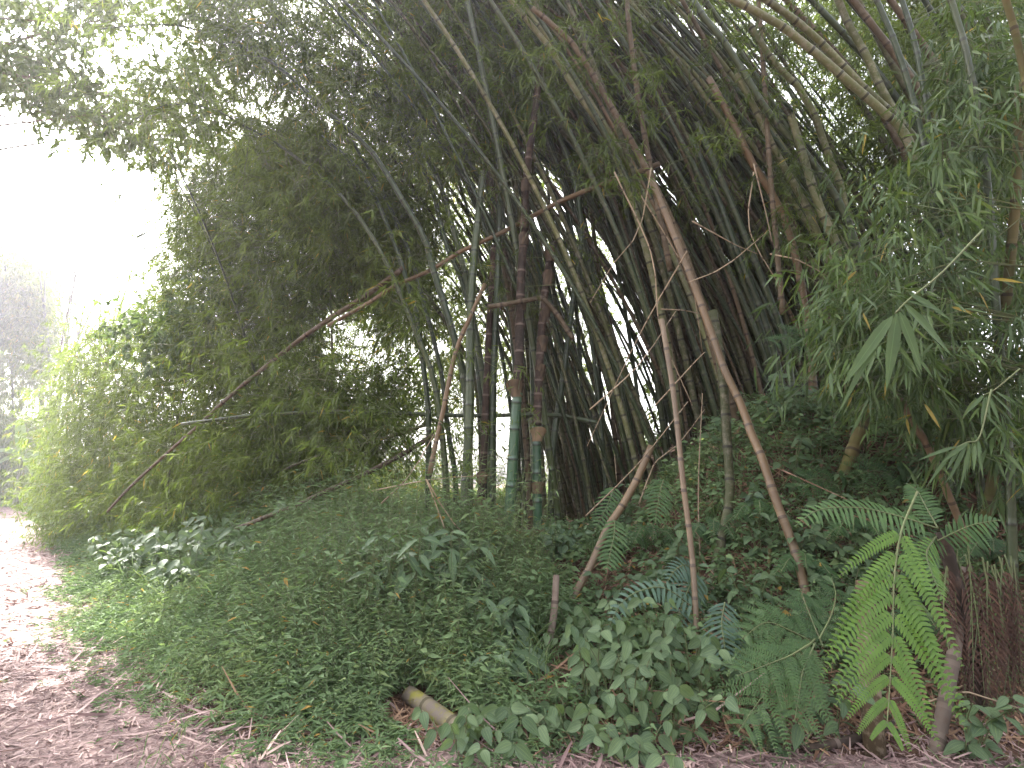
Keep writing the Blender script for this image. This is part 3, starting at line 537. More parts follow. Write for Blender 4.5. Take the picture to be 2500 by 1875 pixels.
# ------------------------------------------------------------------ leafy masses: left bamboo, background clump, far grove
LEFT = []
for q in range(17):
    f = (q + rng.random() * .7) / 17; x0 = -2.6 - 14.5 * f; y0 = 9.0 + 13.5 * f + rng.uniform(0, 1.5); b = np.array([x0, y0, float(height(x0, y0))])
    d = np.array([rng.uniform(-.2, .15), rng.uniform(-.25, .05), 1.0]); k = rng.uniform(.02, .06); pts = [b]; n = int(rng.uniform(7, 8.5) * (1 - .6 * f))
    for st in range(n): d = unit(d + np.array([-k, -k * .7, -.03 - .012 * st])); pts.append(pts[-1] + d * 1.0)
    LEFT.append(culm(pts, .032, .008, C_GREEN if q % 3 else C_OLIVE, 'leafy bamboo culm arching in the feathery mass beside the path', 'arching bamboo beside the path', ns=6))
BACK = []
for q in range(34):
    x0 = rng.uniform(-6.0, -3.8) + .3 * rng.normal(); y0 = rng.uniform(15.5, 18); b = np.array([x0, y0, float(height(x0, y0))])
    lean = rng.uniform(-.25, .8); d = np.array([lean, 0, 1.0]); pts = [b]
    for st in range(7): d = unit(d + np.array([lean * .12, 0, -.02])); pts.append(pts[-1] + d)
    BACK.append(culm(pts, .03, .015, C_GREEN if rng.random() < .6 else C_BROWN, 'thin dark culm in the far fan-shaped clump seen through the leaves', 'culms of the far fan-shaped clump', ns=5))
FAR = []
for q in range(28):
    x0 = -35.5 + 10 * rng.random(); y0 = rng.uniform(36.5, 40); b = np.array([x0, y0, float(height(x0, y0))]); d = np.array([rng.normal() * .12, 0, 1.0]); pts = [b]
    for st in range(10): d = unit(d + np.array([rng.normal() * .03 + .02, -.03, -.02])); pts.append(pts[-1] + d * 1.4)
    FAR.append(culm(pts, .09, .04, C_GREEN if rng.random() < .4 else C_DARK, 'dark slender culm in the distant grove at the end of the path', 'culms of the distant grove', ns=5))

# left mass foliage
polyF1 = [(85, 1290), (100, 1130), (120, 1000), (150, 900), (230, 800), (300, 770), (390, 680), (430, 560), (395, 470), (470, 420), (560, 350), (650, 350), (760, 350), (900, 390), (1010, 560), (1040, 800), (960, 930), (1000, 1020), (900, 1120), (760, 1200), (560, 1270), (420, 1320), (240, 1330)]
dep1 = lambda u, v: np.interp(u, [80, 500, 1050], [17.5, 11.5, 9.3]) + rng.normal(size=len(u)) * 1.1 + np.clip((900 - v) / 900, -.4, .6)
C = sample_region(polyF1, 2500, dep1, [(450, 985, 45, 28), (870, 830, 120, 110)])
give_foliage(LEFT, C, .75, 12, 9, .155, .021, rng.beta(2, 2, len(C)) * .8)
flush_foliage(M_LEAF)
# background: sunlit leaves behind the central clump, leaves of the fan clump
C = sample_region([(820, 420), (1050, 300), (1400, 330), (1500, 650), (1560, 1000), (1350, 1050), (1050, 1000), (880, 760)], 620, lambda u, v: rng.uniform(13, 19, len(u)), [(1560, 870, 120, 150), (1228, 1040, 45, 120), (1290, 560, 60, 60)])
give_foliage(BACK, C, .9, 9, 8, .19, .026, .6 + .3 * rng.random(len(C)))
C = sample_region([(1030, 560), (1500, 560), (1500, 1180), (1480, 1290), (1030, 1290)], 300, lambda u, v: rng.uniform(12, 17, len(u)), [(1228, 1030, 45, 120), (1550, 860, 130, 170), (1000, 1150, 70, 70), (1470, 980, 40, 80)])
give_foliage(BACK, C, .8, 9, 8, .17, .024, .15 + .6 * rng.random(len(C)))
C = sample_region([(740, 720), (880, 640), (1010, 760), (900, 900), (740, 960)], 200, lambda u, v: rng.uniform(15, 18, len(u)))
give_foliage(BACK, C, .7, 8, 8, .17, .022, .5)
C = sample_region([(860, 1130), (1060, 1120), (1140, 1250), (1000, 1300), (760, 1290)], 160, lambda u, v: rng.uniform(12, 16, len(u)))
give_foliage(BACK, C, .6, 10, 8, .15, .022, .75)
flush_foliage(M_LEAF)
C = np.vstack([sample_region([(-80, 760), (60, 780), (100, 900), (110, 1190), (-80, 1200)], 300, lambda u, v: rng.uniform(34.5, 39, len(u))), sample_region([(-60, 640), (80, 650), (110, 760), (100, 950), (60, 800), (-60, 820)], 420, lambda u, v: rng.uniform(35.5, 40, len(u))),
               sample_region([(0, 640), (30, 640), (80, 720), (90, 830), (0, 760)], 200, lambda u, v: rng.uniform(34.5, 36.5, len(u))), sample_region([(-60, 1050), (100, 1040), (100, 1180), (-60, 1190)], 160, lambda u, v: rng.uniform(36, 40, len(u)))])
give_foliage(FAR, C, 1.5, 14, 8, .34, .055, .7 * rng.random(len(C)) + .2, flow=(0, 0, -.8))
flush_foliage(M_LEAF)

# canopy of the central clump: upper middle of the picture
OWN = [K[k] for k in ('arc_big', 'arc_low', 'pair_a', 'pair_b', 'lean_c', 'upright', 'lean_d', 'left_a', 'left_b', 'cross', 'front_dark')]
polyF3 = [(440, -70), (1450, -90), (1480, 60), (1300, 300), (1170, 420), (1000, 430), (930, 330), (800, 330), (730, 250), (600, 210), (530, 120), (470, 60)]
hol = [(640, 265, 85, 45), (915, 75, 35, 60), (1125, 270, 35, 28), (905, 165, 40, 20), (1310, 10, 50, 25), (840, 400, 45, 30), (440, 40, 40, 30)]
C = sample_region(polyF3, 880, lambda u, v: rng.uniform(7.2, 10.5, len(u)), hol)
give_foliage(OWN, C, .62, 11, 10, .14, .0175, .75 * rng.beta(2, 2, len(C)))
C = sample_region([(620, 330), (700, 280), (800, 380), (900, 470), (1000, 460), (1050, 640), (800, 640), (640, 450)], 420, lambda u, v: rng.uniform(8, 10.5, len(u)), [(840, 400, 45, 30), (640, 265, 85, 45)])
give_foliage(OWN, C, .6, 10, 9, .155, .019, .8 * rng.beta(2, 2, len(C)))
C = np.vstack([PATHS[K[k].name][0][a:] + rng.normal(size=(60 - a, 3)) * .35 for k, a in (('arc_big', 36), ('arc_big', 40), ('arc_big', 44), ('arc_low', 38), ('arc_low', 42), ('arc_low', 47), ('pair_a', 44), ('pair_b', 44), ('lean_c', 44))])
give_foliage(OWN, C, .45, 9, 9, .14, .0175, .8 * rng.beta(2, 2, len(C)))
# small sprays between the upright culms
C = sample_region([(1000, 420), (1250, 330), (1450, 420), (1480, 800), (1180, 850), (1050, 700)], 60, lambda u, v: rng.uniform(6.8, 9, len(u)))
give_foliage(OWN, C, .35, 6, 6, .13, .017, .5 * rng.random(len(C)))
C = sample_region([(1080, 850), (1330, 850), (1330, 1030), (1080, 1200)], 9, lambda u, v: rng.uniform(6.6, 6.9, len(u)))
give_foliage(OWN[:6] + [K['front'], K['second']], C, .25, 5, 6, .12, .015, .5)
flush_foliage(M_LEAF)
# sparse leaves through the grove and the closed canopy above it
C = sample_region([(1250, -120), (2100, -150), (2150, 300), (2000, 700), (1800, 620), (1500, 480), (1300, 300)], 250, lambda u, v: rng.uniform(5.6, 8.5, len(u)), [(1480, 70, 40, 25), (1660, 80, 50, 25), (1610, 420, 40, 60), (2120, 190, 25, 25)])
give_foliage(GROVE, C, .4, 7, 7, .14, .018, .55 * rng.random(len(C)))
C = np.array([p for o in GROVE + CENTRE[20:] for p in PATHS[o.name][0][36::3]]); C = C[(C[:, 2] > 8.2)]; C = C[(rng.random(len(C)) < .3) & (C[:, 1] > 6.2) & (C[:, 0] > .5)] + rng.normal(size=(0, 3)).sum() 
C = C + rng.normal(size=C.shape) * .5
give_foliage(GROVE, C, .8, 9, 7, .2, .03, .5 * rng.random(len(C)))
flush_foliage(M_LEAF)

C = sample_region([(1200, -260), (2600, -260), (2600, 700), (2250, 760), (2050, 560), (1800, 520), (1500, 400), (1250, 200)], 1100, lambda u, v: rng.uniform(8.5, 13.5, len(u)), [(1480, 70, 40, 25), (1660, 80, 50, 25), (1610, 420, 45, 70), (2120, 190, 25, 25), (2440, 70, 60, 60)])
C = np.vstack([C, sample_region([(1950, -120), (2600, -120), (2600, 450), (2150, 450)], 420, lambda u, v: rng.uniform(6.5, 10, len(u)), [(2440, 70, 50, 50), (2120, 190, 25, 25)])])
give_foliage(GROVE, C, .75, 9, 8, .18, .026, .6 * rng.random(len(C)))
flush_foliage(M_LEAF)
C = sample_region([(1650, 480), (1850, 420), (2150, 480), (2200, 980), (1800, 1010)], 420, lambda u, v: rng.uniform(10, 13, len(u)))
give_foliage(GROVE, C, .7, 9, 8, .18, .026, .5 * rng.random(len(C)))
flush_foliage(M_LEAF)
# shaded shrubs closing the view behind the grove
for q in range(13):
    b = np.array([3.6 + q * .52 + rng.normal() * .2, 10.8 + rng.uniform(0, 2.5) + .12 * q, 0]); b[2] = float(height(b[0], b[1])); o = empty('understory_shrub', b); tag(o, 'dark leafy shrub in the shade behind the leaning grove', 'shrub', 'shaded shrubs behind the grove')
    a, c = MB(), MB(); C = b + rng.normal(size=(34, 3)) * np.array([.6, .5, .75]) + [0, 0, 1.5]; clump(a, c, C, .6, 8, 7, .17, .045, .4 * rng.random(len(C))); twigs(c, np.repeat(b[None], 34, 0), C, .012, .004, .1); a.absorb(c, 1); a.build('foliage', [M_LEAF, C_STEM], o)
# overhanging tree, upper left
TB = np.array([-17.5, 12.5, 0.0]); tr = empty('overhanging_tree', TB)
tag(tr, 'dark tree crown hanging into the bright sky over the path', 'tree')
mb = MB(); tube(mb, catmull([TB - [0, 0, .2], TB + [.1, .1, 4], TB + [.6, 0, 8], TB + [1.8, -.2, 12]], 20), np.linspace(.3, .12, 20), None, 10); mb.build('trunk', C_BARK, tr)
mb = MB(); mbL = MB(); hh = [(330, 130, 85, 45), (150, 200, 45, 35), (560, 265, 60, 40)]
dp = lambda u, v: rng.uniform(9.5, 14, len(u))
C = np.vstack([sample_region([(-300, -480), (650, -480), (560, -60), (500, 30), (420, 90), (250, 90), (230, 150), (60, 240), (-200, 260)], 210, dp), sample_region([(-150, -60), (480, -60), (480, 40), (380, 60), (200, 90), (80, 200), (-120, 200)], 140, dp),  # clumps above the frame, added to keep direct sun off path and weeds
               sample_region([(200, 190), (400, 200), (470, 120), (600, 240), (520, 320), (470, 400), (420, 420), (330, 360), (200, 340), (130, 270)], 150, dp, hh),
               sample_region([(30, 130), (200, 150), (230, 270), (120, 280), (0, 250)], 50, dp, hh)])
for k in range(11):
    b = C[rng.integers(len(C))]; st = TB + [.3 + .12 * k, 0, 6 + k * .5]; tube(mb, catmull([st, (st + b) / 2 + [0, 0, .8], b], 14), np.linspace(.06, .008, 14), None, 6)
clump(mbL, mb, C, .62, 9, 7, .135, .062, .5 * rng.random(len(C)), tw_r=.005, flat=.8)
mbL.build('crown', M_TREE, tr); mb.build('limb', C_BARK, tr)

# ------------------------------------------------------------------ leafy bamboo screen on the right
SCREEN = []
for q, (u0, v0, u1, v1, Y) in enumerate([(2470, 1500, 2300, -60, 4.4), (2560, 1500, 2430, -80, 4.0), (2330, 1250, 2180, -60, 5.2), (2620, 1500, 2520, -90, 4.3), (2420, 1400, 2120, -40, 4.9)]):
    a = P(np.array([u0]), np.array([v0]), np.array([Y]))[0]; b = P(np.array([u1]), np.array([v1]), np.array([Y - .3]))[0]; a[2] = float(height(a[0], a[1]))
    SCREEN.append(culm([a, a * .6 + b * .4 + [.12, 0, 0], b, b * 2 - a + [-1.6, 0, -1.4]], .034, .012, C_MOSS if q % 2 else C_GREEN, 'leafy bamboo culm of the near screen along the right edge', 'near leafy bamboo on the right', ns=8))
C = np.vstack([sample_region([(2200, 440), (2330, 250), (2520, 100), (2540, 1180), (2350, 1130), (2240, 1000), (2110, 950), (2010, 830), (2070, 700), (2120, 580)], 250, lambda u, v: rng.uniform(3.9, 5.4, len(u))),
               sample_region([(2340, -60), (2540, -60), (2540, 400), (2340, 330)], 60, lambda u, v: rng.uniform(4.0, 5.2, len(u)), [(2440, 70, 60, 60)]),
               sample_region([(1960, 700), (2120, 560), (2200, 1000), (2060, 960)], 30, lambda u, v: rng.uniform(4.2, 4.9, len(u)))])
give_foliage(SCREEN, C, .42, 7, 6, .16, .019, .75 * rng.beta(2, 2, len(C)), tmpl=LANCE, flow=(-.15, -.15, -.55), fall=.6)
flush_foliage(M_LEAF_NEAR)
# sprays hanging in front, leaf by leaf
def bough(stem_px, Y, leaves, label, lw=.16, r=.005):
    pts = pix(stem_px, Y, Y); o = empty('bamboo_bough', pts[0]); tag(o, label, 'bamboo branch'); mb = MB(); tube(mb, catmull(pts, 20), np.linspace(r, r * .5, 20), np.tile([.2, .5, .5], (20, 1)), 6); mb.build('stem', C_STEM, o)
    for (a, b, w_, t) in leaves:
        m2 = MB(); pa = P(np.array([a[0]]), np.array([a[1]]), np.array([Y]))[0]; pb = P(np.array([b[0]]), np.array([b[1]]), np.array([Y - .05]))[0]; d = pb - pa; L = np.linalg.norm(d)
        up = np.array([[.25 * rng.normal(), -1, .75]]); add_leaves(m2, pa[None], (d + [0, 0, .06 * L])[None], up, L, w_ * .86, t * .55, LANCE, .06); m2.build('leaf', M_LEAF_NEAR, o)
    return o
bough([(2400, 560), (2300, 665), (2220, 730), (2185, 765)], 2.6, [((2190, 765), (2165, 945), .062, .5), ((2195, 760), (2248, 900), .055, .45), ((2205, 740), (2315, 860), .062, .55), ((2180, 770), (2060, 940), .058, .7), ((2222, 718), (2318, 780), .04, .5), ((2170, 780), (2050, 1005), .035, .4), ((2215, 735), (2300, 760), .025, .5)], 'bough with the largest dark green bamboo leaves, fanned out in front')
bough([(2420, 950), (2392, 1065), (2360, 1080), (2330, 1095)], 3.4, [((2365, 1080), (2300, 1130), .026, .6), ((2360, 1085), (2318, 1172), .026, .5), ((2368, 1088), (2345, 1190), .026, .6), ((2380, 1085), (2378, 1150), .024, .7), ((2385, 1080), (2400, 1165), .024, .8), ((2390, 1078), (2390, 1120), .02, .6), ((2335, 1090), (2240, 1125), .024, .4), ((2330, 1095), (2265, 1185), .024, .5), ((2345, 1090), (2310, 1150), .022, .5)], 'drooping spray of narrow bamboo leaves hanging above the tall fern')
bough([(2490, 900), (2430, 950), (2400, 965)], 3.5, [((2402, 965), (2360, 1010), .024, .7), ((2405, 968), (2395, 1040), .026, .75), ((2412, 965), (2440, 1030), .026, .7), ((2420, 960), (2480, 1020), .026, .6), ((2430, 955), (2470, 985), .022, .6), ((2408, 966), (2418, 1030), .022, .8)], 'small spray of light green bamboo leaves beside the yellow-brown culm')

# ------------------------------------------------------------------ ferns
def frond(parent, pts, n, plen, sub, mat, up, prof=None, pw=.02, droop=.12, tint=.5, curve=.25, name='frond', stemr=.006, start=.12, slant=.35, fat=.21):
    p = catmull(pts, 40); s = arclen(p); t = unit(np.gradient(p, axis=0)); mb = MB(); tube(mb, p, np.linspace(stemr, stemr * .35, 40), np.tile([.2, .4, .5], (40, 1)), 5, 1)
    q = np.linspace(start, .995, n) * s[-1]; c = at_len(p, s, q); tt = unit(at_len(t, s, q)); f = np.linspace(0, 1, n)
    pl = plen * (np.sin(np.pi * np.clip(.22 + .78 * f, 0, 1)) ** .75 + .05 if prof is None else prof(f)); up = np.asarray(up, float)
    for sd in (-1, 1):
        side = unit(np.cross(tt, up)) * sd; d = unit(side + tt * slant + rng.normal(size=(n, 3)) * (.05 if sub == 0 else .12)); pl = pl * rng.uniform(.85, 1.08, n)
        if sub == 0:
            add_leaves(mb, c, d, np.broadcast_to(up, (n, 3)) + rng.normal(size=(n, 3)) * .12, pl, pw, np.clip(tint + rng.normal(size=n) * .15, 0, 1), PINN, droop)
        else:
            m = sub; g = np.linspace(.06, .99, m); o_ = c[:, None] + d[:, None] * (pl[:, None] * g)[..., None] + tt[:, None] * (pl[:, None] * curve * g ** 2)[..., None]
            o_[..., 2] -= (droop * pl)[:, None] * g ** 2
            ax = unit(d[:, None] + tt[:, None] * (2 * curve * g)[None, :, None]); twigs(mb, c, o_[:, -1], .0022, .001, mi=1)
            for s2 in (-1, 1):
                dd = unit(np.cross(ax, up)) * s2 + ax * .45; pn = (pl / plen)[:, None] * np.sin(np.pi * np.clip(.3 + .7 * g, 0, 1))[None] ** .7
                L2 = (pw * (pn * .85 + .15)).ravel()
                add_leaves(mb, o_.reshape(-1, 3), dd.reshape(-1, 3), np.broadcast_to(up, (n * m, 3)) + rng.normal(size=(n * m, 3)) * .08, L2, L2 * fat + .002, np.clip(tint + rng.normal(size=n * m) * .15, 0, 1), PINN, .1)
    return mb.build(name, [mat, C_STEM], parent)
def fern(label, fronds, base, cat='fern', name='fern'):
    o = empty(name, base); tag(o, label, cat)
    for f in fronds:
        kw = dict(f); pts = pix(kw.pop('px'), kw.pop('Y0'), kw.pop('Y1')); frond(o, pts, **kw)
    return o
UF = (0.0, -1.0, .45)
tf = fern('tall tree fern with a bright yellow-green frond hanging before dark ones', [
    dict(px=[(2240, 1200), (2200, 1300), (2183, 1420), (2180, 1540), (2172, 1680), (2166, 1765)], Y0=3.15, Y1=2.95, n=10, plen=.5, sub=22, mat=M_FERN_B, up=(0, -1, .3), pw=.058, droop=.14, tint=.6, prof=lambda f: np.interp(f, [0, .15, .45, .8, 1], [.8, 1, .8, .42, .2]), slant=.95, curve=.3, start=.22, fat=.33),
    dict(px=[(2290, 1290), (2200, 1262), (2100, 1240), (2000, 1245), (1940, 1285)], Y0=3.9, Y1=3.7, n=25, plen=.13, sub=0, mat=M_FERN, up=(0, -.8, .8), pw=.021, droop=.3, tint=.8, slant=.3),
    dict(px=[(2290, 1290), (2262, 1240), (2240, 1200), (2215, 1180)], Y0=3.9, Y1=4.1, n=15, plen=.13, sub=0, mat=M_FERN, up=(0, -1, .6), pw=.017, droop=.2, tint=.6),
    dict(px=[(2290, 1320), (2330, 1300), (2380, 1280), (2440, 1270)], Y0=3.9, Y1=3.7, n=14, plen=.13, sub=0, mat=M_FERN, up=(0, -1, .8), pw=.02, droop=.3, tint=.6),
    dict(px=[(2285, 1310), (2262, 1350), (2275, 1400), (2305, 1470)], Y0=3.85, Y1=3.6, n=17, plen=.11, sub=0, mat=M_FERN_B, up=(.4, -1, .4), pw=.016, droop=.3, tint=.1),
    dict(px=[(2310, 1300), (2270, 1320), (2230, 1350), (2200, 1400)], Y0=4.0, Y1=3.8, n=15, plen=.12, sub=0, mat=M_FERN, up=(0, -1, .6), pw=.017, droop=.3, tint=.4),
], P(np.array([2350.]), np.array([1840.]), np.array([3.9]))[0], 'tree fern', 'tree_fern')
mb = MB(); tp = pix([(2400, 1850), (2385, 1700), (2350, 1500), (2300, 1300)], 4.0, 3.95); tube(mb, catmull(tp, 24), np.linspace(.06, .035, 24) * (1 + .12 * np.sin(np.arange(24) * 2.2)), np.tile([.2, .3, .5], (24, 1)), 10); mb.build('trunk', C_DARK, tf)
for k in range(20):   # hanging dead fronds
    u0 = rng.uniform(2310, 2480); frond(tf, pix([(u0, 1330 + rng.uniform(0, 60)), (u0 + rng.uniform(-15, 45), 1500), (u0 + rng.uniform(-20, 70), 1680 + rng.uniform(0, 90))], 3.95, 3.9), n=20, plen=.075, sub=0, mat=M_LITTER_D, up=(rng.normal() * .9, -1, .2), pw=.014, droop=.9, tint=.0, name='dead_frond')
fern('spreading dark green fern with lacy fronds, foot of the tan culm', [
    dict(px=[(1990, 1560), (1960, 1590), (1900, 1650), (1840, 1730), (1800, 1790)], Y0=3.9, Y1=3.5, n=11, plen=.27, sub=17, mat=M_FERN, up=(-.2, -1, .7), pw=.036, droop=.25, tint=.8, slant=.4),
    dict(px=[(2010, 1580), (1985, 1520), (1965, 1470), (1955, 1440)], Y0=3.9, Y1=4.2, n=10, plen=.18, sub=14, mat=M_FERN, up=(0, -1, .6), pw=.032, droop=.2, tint=.3),
    dict(px=[(1990, 1570), (1930, 1540), (1870, 1520), (1810, 1560)], Y0=3.95, Y1=3.9, n=10, plen=.22, sub=15, mat=M_FERN, up=(0, -.8, .9), pw=.034, droop=.3, tint=.55),
    dict(px=[(2000, 1560), (2030, 1500), (2040, 1450), (2030, 1410)], Y0=3.9, Y1=4.2, n=9, plen=.18, sub=13, mat=M_FERN, up=(0, -1, .5), pw=.03, droop=.25, tint=.4),
    dict(px=[(1980, 1570), (1930, 1600), (1880, 1620), (1800, 1650)], Y0=3.8, Y1=3.6, n=10, plen=.22, sub=15, mat=M_FERN, up=(0, -.9, .9), pw=.034, droop=.35, tint=.6),
    dict(px=[(1990, 1570), (1960, 1640), (1950, 1700), (1940, 1760)], Y0=3.8, Y1=3.5, n=10, plen=.22, sub=15, mat=M_FERN, up=(.1, -1, .6), pw=.034, droop=.35, tint=.75)], G(1990, 1700))
fern('arched fern frond with blunt paired leaflets, over the veined plants', [dict(px=[(1690, 1480), (1625, 1437), (1570, 1440), (1520, 1470), (1485, 1530)], Y0=4.7, Y1=4.4, n=17, plen=.12, sub=0, mat=M_FERN_BLUE, up=(0, -.9, .8), pw=.026, droop=.3, tint=.7, slant=.25, start=.02)], G(1690, 1600))
fern('bluish fern with long leaflets hanging left of the slim pinkish culm', [dict(px=[(1700, 1400), (1680, 1440), (1660, 1490), (1640, 1550)], Y0=4.9, Y1=4.6, n=15, plen=.15, sub=0, mat=M_FERN_BLUE, up=(0, -1, .6), pw=.019, droop=.3, tint=.4, start=.02), dict(px=[(1700, 1400), (1675, 1380), (1650, 1390), (1630, 1420)], Y0=4.95, Y1=4.7, n=11, plen=.12, sub=0, mat=M_FERN_BLUE, up=(0, -1, .8), pw=.017, droop=.3, tint=.3)], G(1690, 1560))
fern('bluish fern drooping right of the slim pinkish culm', [dict(px=[(1770, 1470), (1762, 1520), (1768, 1570), (1775, 1640)], Y0=4.4, Y1=4.2, n=15, plen=.16, sub=0, mat=M_FERN_BLUE, up=(-.2, -1, .5), pw=.018, droop=.35, tint=.55, start=.02)], G(1770, 1680))
for k, (pp, lab) in enumerate([([(1500, 1190), (1490, 1215), (1475, 1250), (1455, 1290)], 'dark small fern hanging in the shade left of the mottled culm'), ([(1620, 1170), (1612, 1200), (1605, 1235), (1600, 1275)], 'dark small fern hanging in the shade right of the mottled culm'), ([(1500, 1270), (1500, 1300), (1490, 1350), (1480, 1395)], 'dark small fern draped over the mottled culm')]):
    fern(lab, [dict(px=pp, Y0=6.0 - .3 * k, Y1=5.7 - .3 * k, n=13, plen=.15, sub=0, mat=M_FERN, up=(0, -1, .5), pw=.02, droop=.3, tint=.6, start=.02)], G(pp[-1][0], 1400))
for k, (u, v, lab) in enumerate([(2010, 1170, 'flat dark fern leaf spreading over litter on the upper bank'), (2150, 1150, 'dark divided fern below the hanging bamboo spray'), (1960, 820, 'small dark fern tuft in the hollow of the grove')]):
    b = P(np.array([u + 60.]), np.array([v + 40.]), np.array([5.4]))[0]
    fern(lab, [dict(px=[(u + 60, v + 40), (u + 20, v + 8), (u - 30, v), (u - 80, v + 25)], Y0=5.4, Y1=5.1, n=9, plen=.22, sub=11, mat=M_FERN, up=(0, -.9, .7), pw=.045, droop=.25, tint=.3), dict(px=[(u + 60, v + 40), (u + 60, v + 5), (u + 40, v - 15)], Y0=5.4, Y1=5.3, n=12, plen=.15, sub=0, mat=M_FERN, up=(0, -1, .7), pw=.024, droop=.25, tint=.4)], b)

for k, (u, v) in enumerate([(1850, 1290), (2090, 1330), (1740, 1340), (2230, 1560), (2420, 1380), (1590, 1350), (2470, 1250), (1960, 1420)]):
    b = G(u, v); Y = b[1]; fr = []
    for a in range(5):
        an = -2.6 + a * .55 + rng.normal() * .12; du, dv = 95 * math.cos(an), 80 * math.sin(an); fr.append(dict(px=[(u, v - 5), (u + du * .5, v + dv * .75 - 8), (u + du, v + dv * .55 + 12)], Y0=Y - .02, Y1=Y - .35, n=17, plen=.085, sub=0, mat=M_FERN, up=(0, -.8, .8), pw=.013, droop=.3, tint=.15 + .3 * rng.random(), start=.15))
    o = fern('small dark fern among the litter on the bank', fr, b); o['group'] = 'small ferns on the bank'

# ------------------------------------------------------------------ broad-leaved plants and shrubs
def plant(label, base, h, spread, nst, npair, L, W, mat, tmpl=OVATE, name='leafy_plant', cat='plant', group=None, tint=(.2, .9), face=(0, -.7, .8), droop=.15, lean=(0, -.2), hang=-.2):
    o = empty(name, base); tag(o, label, cat, group); mbS = MB(); mbL = MB()
    for k in range(nst):
        th = rng.random() * 6.28; rr = spread * rng.uniform(.15, 1); top = base + np.array([math.cos(th) * rr + lean[0] * h, math.sin(th) * rr + lean[1] * h, h * rng.uniform(.55, 1.05)])
        b0 = base + np.array([math.cos(th), math.sin(th), 0]) * rr * .25; p = catmull([b0 - [0, 0, .05], (b0 + top) / 2 + [0, 0, h * .12], top], 12); tube(mbS, p, np.linspace(.005, .0025, 12), np.tile([.2, .5, .5], (12, 1)), 5)
        s = arclen(p); q = np.linspace(.3, 1, npair) * s[-1]; c = at_len(p, s, q); a0 = rng.random() * 3
        for sd in (0, 1):
            an = a0 + np.arange(npair) * 1.3 + sd * math.pi; d = np.stack([np.cos(an), np.sin(an) * .8 - .25, np.full(npair, hang) + rng.normal(size=npair) * .25], -1)
            up = np.asarray(face, float) + rng.normal(size=(npair, 3)) * .28; l = L * rng.uniform(.65, 1.15, npair)
            add_leaves(mbL, c + unit(d) * .012, d, up, l, W * l / L, rng.uniform(*tint, npair), tmpl, droop + rng.random(npair) * .25)
    mbS.build('stem', C_STEM, o); mbL.build('foliage', mat, o); return o
VP = [(1450, 1690, .55, 'veined broad-leaved plant, lowest of the group before the slim pinkish culm'), (1540, 1740, .5, 'veined broad-leaved plant with insect-eaten leaves at the verge'), (1600, 1620, .6, 'tall veined plant under the arched fern frond'), (1500, 1590, .5, 'veined plant between the rotten log and the arched fern'),
      (1640, 1760, .45, 'veined plant spilling over the litter right of the eaten leaves'), (1420, 1560, .35, 'small light green veined plant beside the grey stump'), (1700, 1690, .5, 'veined plant at the foot of the slim pinkish culm'), (1560, 1850, .28, 'large-leaved seedling lying on the litter at the verge'), (1400, 1780, .25, 'veined seedling in the litter by the mossy log'), (1270, 1800, .25, 'low veined plant just right of the mossy log'), (1130, 1860, .25, 'low veined seedling below the mossy log')]
for u, v, h, lab in VP: plant(lab, G(u, min(v + 40, 1868)), h, .36, 8, 3, .105, .06, M_BROAD, hang=-.4, face=(0, -1, .6), tint=(.1, 1))
VP2 = [(1490, 1470, .4, 'light green broad-leaved seedlings beside the mottled culm'), (1860, 1330, .45, 'dark veined vine climbing under the thick tan culm'), (1840, 1480, .4, 'dark heart-leaved plant left of the thick tan culm foot'), (1650, 1380, .45, 'dark leafy plant in the shade between stakes'), (1530, 1250, .5, 'shaded broad-leaved climber in the hollow of the bank'), (1930, 1180, .5, 'dark heart-leaved climber at the grove foot'), (1760, 1110, .5, 'heart-leaved climber on the moss-covered culm'),
       (2030, 1740, .3, 'glossy ovate plant under the lacy fern'), (2350, 1800, .4, 'dark ovate plant beside the grey weathered culm'), (1880, 1800, .22, 'low ovate seedling left of the dark pole'), (1950, 1350, .35, 'dark leafy tuft on the litter under the fern arch'), (2120, 1400, .4, 'shaded leafy plant behind the bright fern frond'), (1590, 1450, .4, 'thin broad-leaved plant behind the arched fern')]
for u, v, h, lab in VP2: plant(lab, G(u, v + 35), h, .24, 5, 3, .11, .062, M_BROAD, tint=(0, .55))
for k in range(26):
    x0 = rng.uniform(0.4, 4.4); y0 = rng.uniform(4.2, 7.0); b = np.array([x0, y0, float(height(x0, y0))])
    plant('low leafy seedling among the fallen leaves of the bank', b, rng.uniform(.25, .45), .25, 5, 3, .1, .055, M_BROAD if k % 3 else M_SHRUB, OVATE if k % 2 else ELLIP, name='bank_seedling', group='seedlings on the bank', tint=(0, .7))
SH = [(1000, 1500, .75, 'glossy ginger-like shrub, largest of those left of the dark hollow'), (1110, 1480, .75, 'glossy shrub leaning over the dark hollow'), (920, 1420, .7, 'glossy shrub behind the largest ginger-like one'), (1060, 1400, .7, 'glossy shrub at the foot of the dark green culms'), (860, 1400, .6, 'glossy long-leaved shrub below the reddish tan culm'), (1150, 1400, .55, 'glossy shrub right before the reddish sheathed foot'), (1230, 1540, .4, 'small glossy shrub in front of the two sheathed feet'), (1235, 1620, .3, 'small glossy shrub low in the weeds before the grey-brown stump')]
for u, v, h, lab in SH: plant(lab, G(u, v + 40), h, .3, 8, 5, .2, .062, M_SHRUB, ELLIP, 'glossy_shrub', 'shrub', droop=.3)
